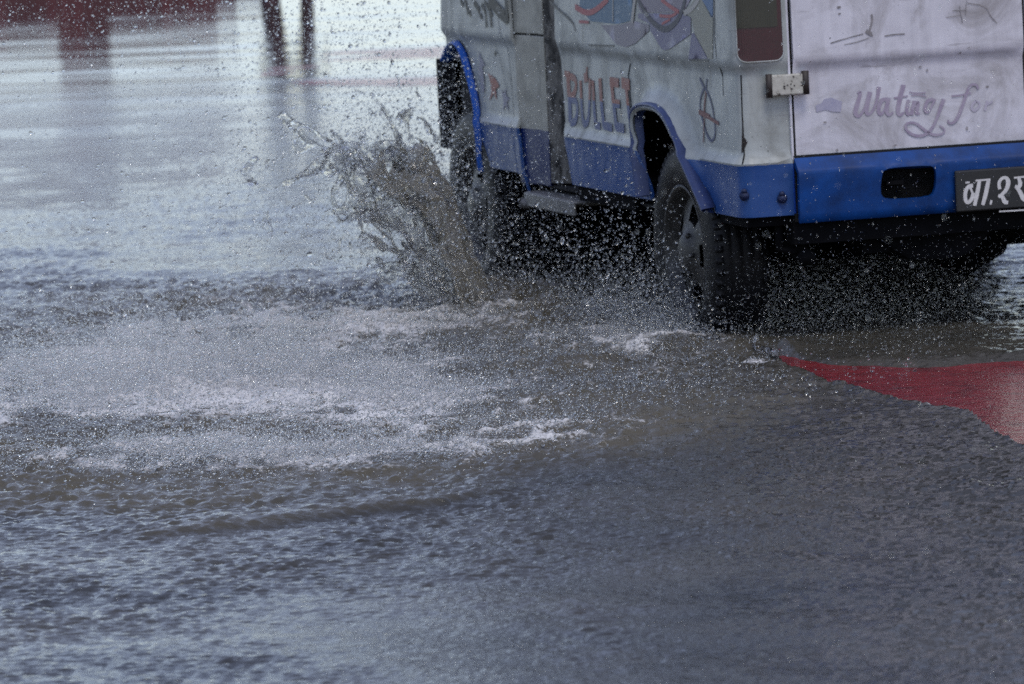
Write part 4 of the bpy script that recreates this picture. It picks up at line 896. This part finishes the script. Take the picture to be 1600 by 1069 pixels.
# =================================================================== FAR PEOPLE / WALL (seen mostly as reflections)
def person(loc, rz):
    root = bpy.data.objects.new('person', None); col.objects.link(root); root.location = loc; root.rotation_euler = (0, 0, rz)
    tag(root, 'person in dark maroon trousers standing far off in the shallow water, mirrored in it', 'person')
    J = {'pel': (0, 0, .95), 'belly': (0, 0, 1.10), 'chest': (0, 0, 1.30), 'neck': (0, 0, 1.49), 'head0': (0, -.01, 1.58), 'head1': (0, -.015, 1.68), 'head2': (0, 0, 1.75)}
    rad = {'pel': .15, 'belly': .145, 'chest': .16, 'neck': .055, 'head0': .075, 'head1': .088, 'head2': .06}
    ed = [('pel', 'belly'), ('belly', 'chest'), ('chest', 'neck'), ('neck', 'head0'), ('head0', 'head1'), ('head1', 'head2')]
    for s, sd in ((1, 'a'), (-1, 'b')):
        J.update({'hip' + sd: (.10 * s, 0, .90), 'knee' + sd: (.15 * s, -.02, .50), 'ank' + sd: (.17 * s, .02, .09), 'toe' + sd: (.19 * s, -.15, .04), 'sh' + sd: (.19 * s, 0, 1.42), 'el' + sd: (.27 * s, .02, 1.14), 'wr' + sd: (.29 * s, -.06, .89)})
        rad.update({'hip' + sd: .10, 'knee' + sd: .075 + .025 * (s < 0), 'ank' + sd: .06 + .035 * (s < 0), 'toe' + sd: .04, 'sh' + sd: .062, 'el' + sd: .045, 'wr' + sd: .03})
        ed += [('pel', 'hip' + sd), ('hip' + sd, 'knee' + sd), ('knee' + sd, 'ank' + sd), ('ank' + sd, 'toe' + sd), ('chest', 'sh' + sd), ('sh' + sd, 'el' + sd), ('el' + sd, 'wr' + sd)]
        J['palm' + sd] = (.295 * s, -.075, .82); rad['palm' + sd] = .03; ed.append(('wr' + sd, 'palm' + sd))
        for q, (dx, dy, l) in enumerate(((-.025, -.02, .07), (-.008, -.03, .085), (.010, -.028, .08), (.026, -.018, .062))):
            a, b = 'f%d%s' % (q, sd), 'g%d%s' % (q, sd)
            J[a] = (.295 * s + dx, -.08 + dy * .6, .80 - l * .5); J[b] = (.295 * s + dx, -.10 + dy, .80 - l); rad[a] = .0095; rad[b] = .008; ed += [('palm' + sd, a), (a, b)]
        J['th' + sd] = (.265 * s, -.115, .83); rad['th' + sd] = .011; J['ti' + sd] = (.262 * s, -.135, .80); rad['ti' + sd] = .009; ed += [('palm' + sd, 'th' + sd), ('th' + sd, 'ti' + sd)]
    keys = list(J); me = bpy.data.meshes.new('body'); me.from_pydata([J[k] for k in keys], [(keys.index(a), keys.index(b)) for a, b in ed], [])
    o = bpy.data.objects.new('body', me); col.objects.link(o); o.parent = root
    o.modifiers.new('skin', 'SKIN').use_smooth_shade = True
    for k, sv in zip(keys, me.skin_vertices[0].data): sv.radius = (rad[k], rad[k]); sv.use_root = k == 'pel'
    sb = o.modifiers.new('sub', 'SUBSURF'); sb.levels = sb.render_levels = 2
    m, nt, p = mat('skin_and_clothes'); tc = N(nt, 'ShaderNodeTexCoord'); sep = N(nt, 'ShaderNodeSeparateXYZ'); L(nt, tc.outputs['Object'], sep.inputs[0])
    f = noise_n(nt, tc.outputs['Object'], 12, 4); z = mth(nt, 'ADD', mth(nt, 'DIVIDE', sep.outputs[2], 2.), mth(nt, 'MULTIPLY', f, .006))
    r = ramp(nt, z, [(.0, (.012, .012, .012)), (.05, (.035, .008, .014)), (.49, (.05, .012, .02)), (.50, (.09, .10, .13)), (.735, (.09, .10, .13)), (.75, (.22, .12, .08))]); L(nt, r, p.inputs['Base Color']); p.inputs['Roughness'].default_value = .7
    me.materials.append(m)
    bm = bmesh.new(); bmesh.ops.create_uvsphere(bm, u_segments=20, v_segments=12, radius=1)
    for q in bm.verts: q.co = Vector((q.co.x * .092, q.co.y * .105 + .012, q.co.z * .085 + 1.715)); q.co.z = max(q.co.z, 1.66 if q.co.y < -.02 else 1.60)
    bm_obj('hair', bm, simple('black_hair', (.012, .010, .010), .5), o, True)
    bm = bmesh.new()
    for s in (1, -1):
        bmesh.ops.create_uvsphere(bm, u_segments=8, v_segments=6, radius=.011, matrix=Matrix.Translation((.03 * s, -.088, 1.66))); bmesh.ops.create_uvsphere(bm, u_segments=8, v_segments=6, radius=.02, matrix=Matrix.Translation((.088 * s, 0, 1.645)))
    bmesh.ops.create_cone(bm, segments=8, radius1=.016, radius2=.005, depth=.03, matrix=Matrix.Translation((0, -.1, 1.63)) @ Matrix.Rotation(R(70), 4, 'X')); box(bm, -.022, .022, -.092, -.084, 1.595, 1.602)
    bm_obj('face', bm, simple('face_features', (.14, .075, .055), .6), o, True)
person((-1.80, 51.6, ROAD), 0.35)

def brick_mat():
    m, nt, p = mat('red_brick'); v = tex_coord(nt); b = N(nt, 'ShaderNodeTexBrick'); b.inputs['Scale'].default_value = 4; L(nt, v, b.inputs['Vector'])
    b.inputs['Color1'].default_value = (.13, .030, .034, 1); b.inputs['Color2'].default_value = (.09, .022, .026, 1); b.inputs['Mortar'].default_value = (.08, .04, .04, 1)
    L(nt, b.outputs['Color'], p.inputs['Base Color']); p.inputs['Roughness'].default_value = .8; return m
BR = brick_mat()
wall = bpy.data.objects.new('maroon_wall', None); col.objects.link(wall); wall.location = (-3.6, 58, 0)
tag(wall, 'maroon wall with a taller pier, mirrored at the far edge of the flooded road', 'wall')
bm = bmesh.new()
xs_ = [ray(q, -25)[1].x / ray(q, -25)[1].y * 58 + 3.6 for q in (-260, 88, 92, 166, 212, 335)]
box(bm, xs_[0] - 1.5, xs_[5], -.1, .1, ROAD, .72); box(bm, xs_[1], xs_[3], -.12, .12, .723, 1.12); box(bm, xs_[5] + .003, xs_[5] + .2, -.09, .09, ROAD, .5); box(bm, xs_[5] + .203, xs_[5] + .5, -.08, .08, ROAD, .3); bm_obj('wall_panel', bm, BR, wall, bevel=.01)
bm = bmesh.new(); box(bm, xs_[1] - .02, xs_[3] + .02, -.15, .15, 1.122, 1.16); bm_obj('coping', bm, simple('grey_coping', (.06, .05, .055), .7), wall, bevel=.01)

# =================================================================== LIGHT
SUN_EL, SUN_AZ = R(62), R(158)       # veiled sun, high behind the camera and to its right; azimuth clockwise from +Y
w = bpy.data.worlds.new('World'); scene.world = w; w.use_nodes = True; nt = w.node_tree
bg = nt.nodes['Background']; sky = nt.nodes.new('ShaderNodeTexSky'); sky.sky_type = 'NISHITA'; sky.sun_disc = False
sky.sun_elevation = SUN_EL; sky.sun_rotation = SUN_AZ; sky.air_density = 1.0; sky.dust_density = 1.6; sky.ozone_density = 2.5; sky.altitude = 1300
hs = nt.nodes.new('ShaderNodeHueSaturation'); hs.inputs['Saturation'].default_value = .72; hs.inputs['Hue'].default_value = .514
nt.links.new(sky.outputs[0], hs.inputs['Color']); nt.links.new(hs.outputs[0], bg.inputs['Color']); bg.inputs['Strength'].default_value = .15
sd = bpy.data.lights.new('sun', 'SUN'); so = bpy.data.objects.new('sun', sd); col.objects.link(so); sd.energy = 1.0; sd.angle = R(20); sd.color = (1, .96, .9)
dirv = Vector((math.sin(SUN_AZ) * math.cos(SUN_EL), math.cos(SUN_AZ) * math.cos(SUN_EL), math.sin(SUN_EL)))
so.rotation_euler = (-dirv).to_track_quat('-Z', 'Y').to_euler(); so.location = (0, 0, 30)
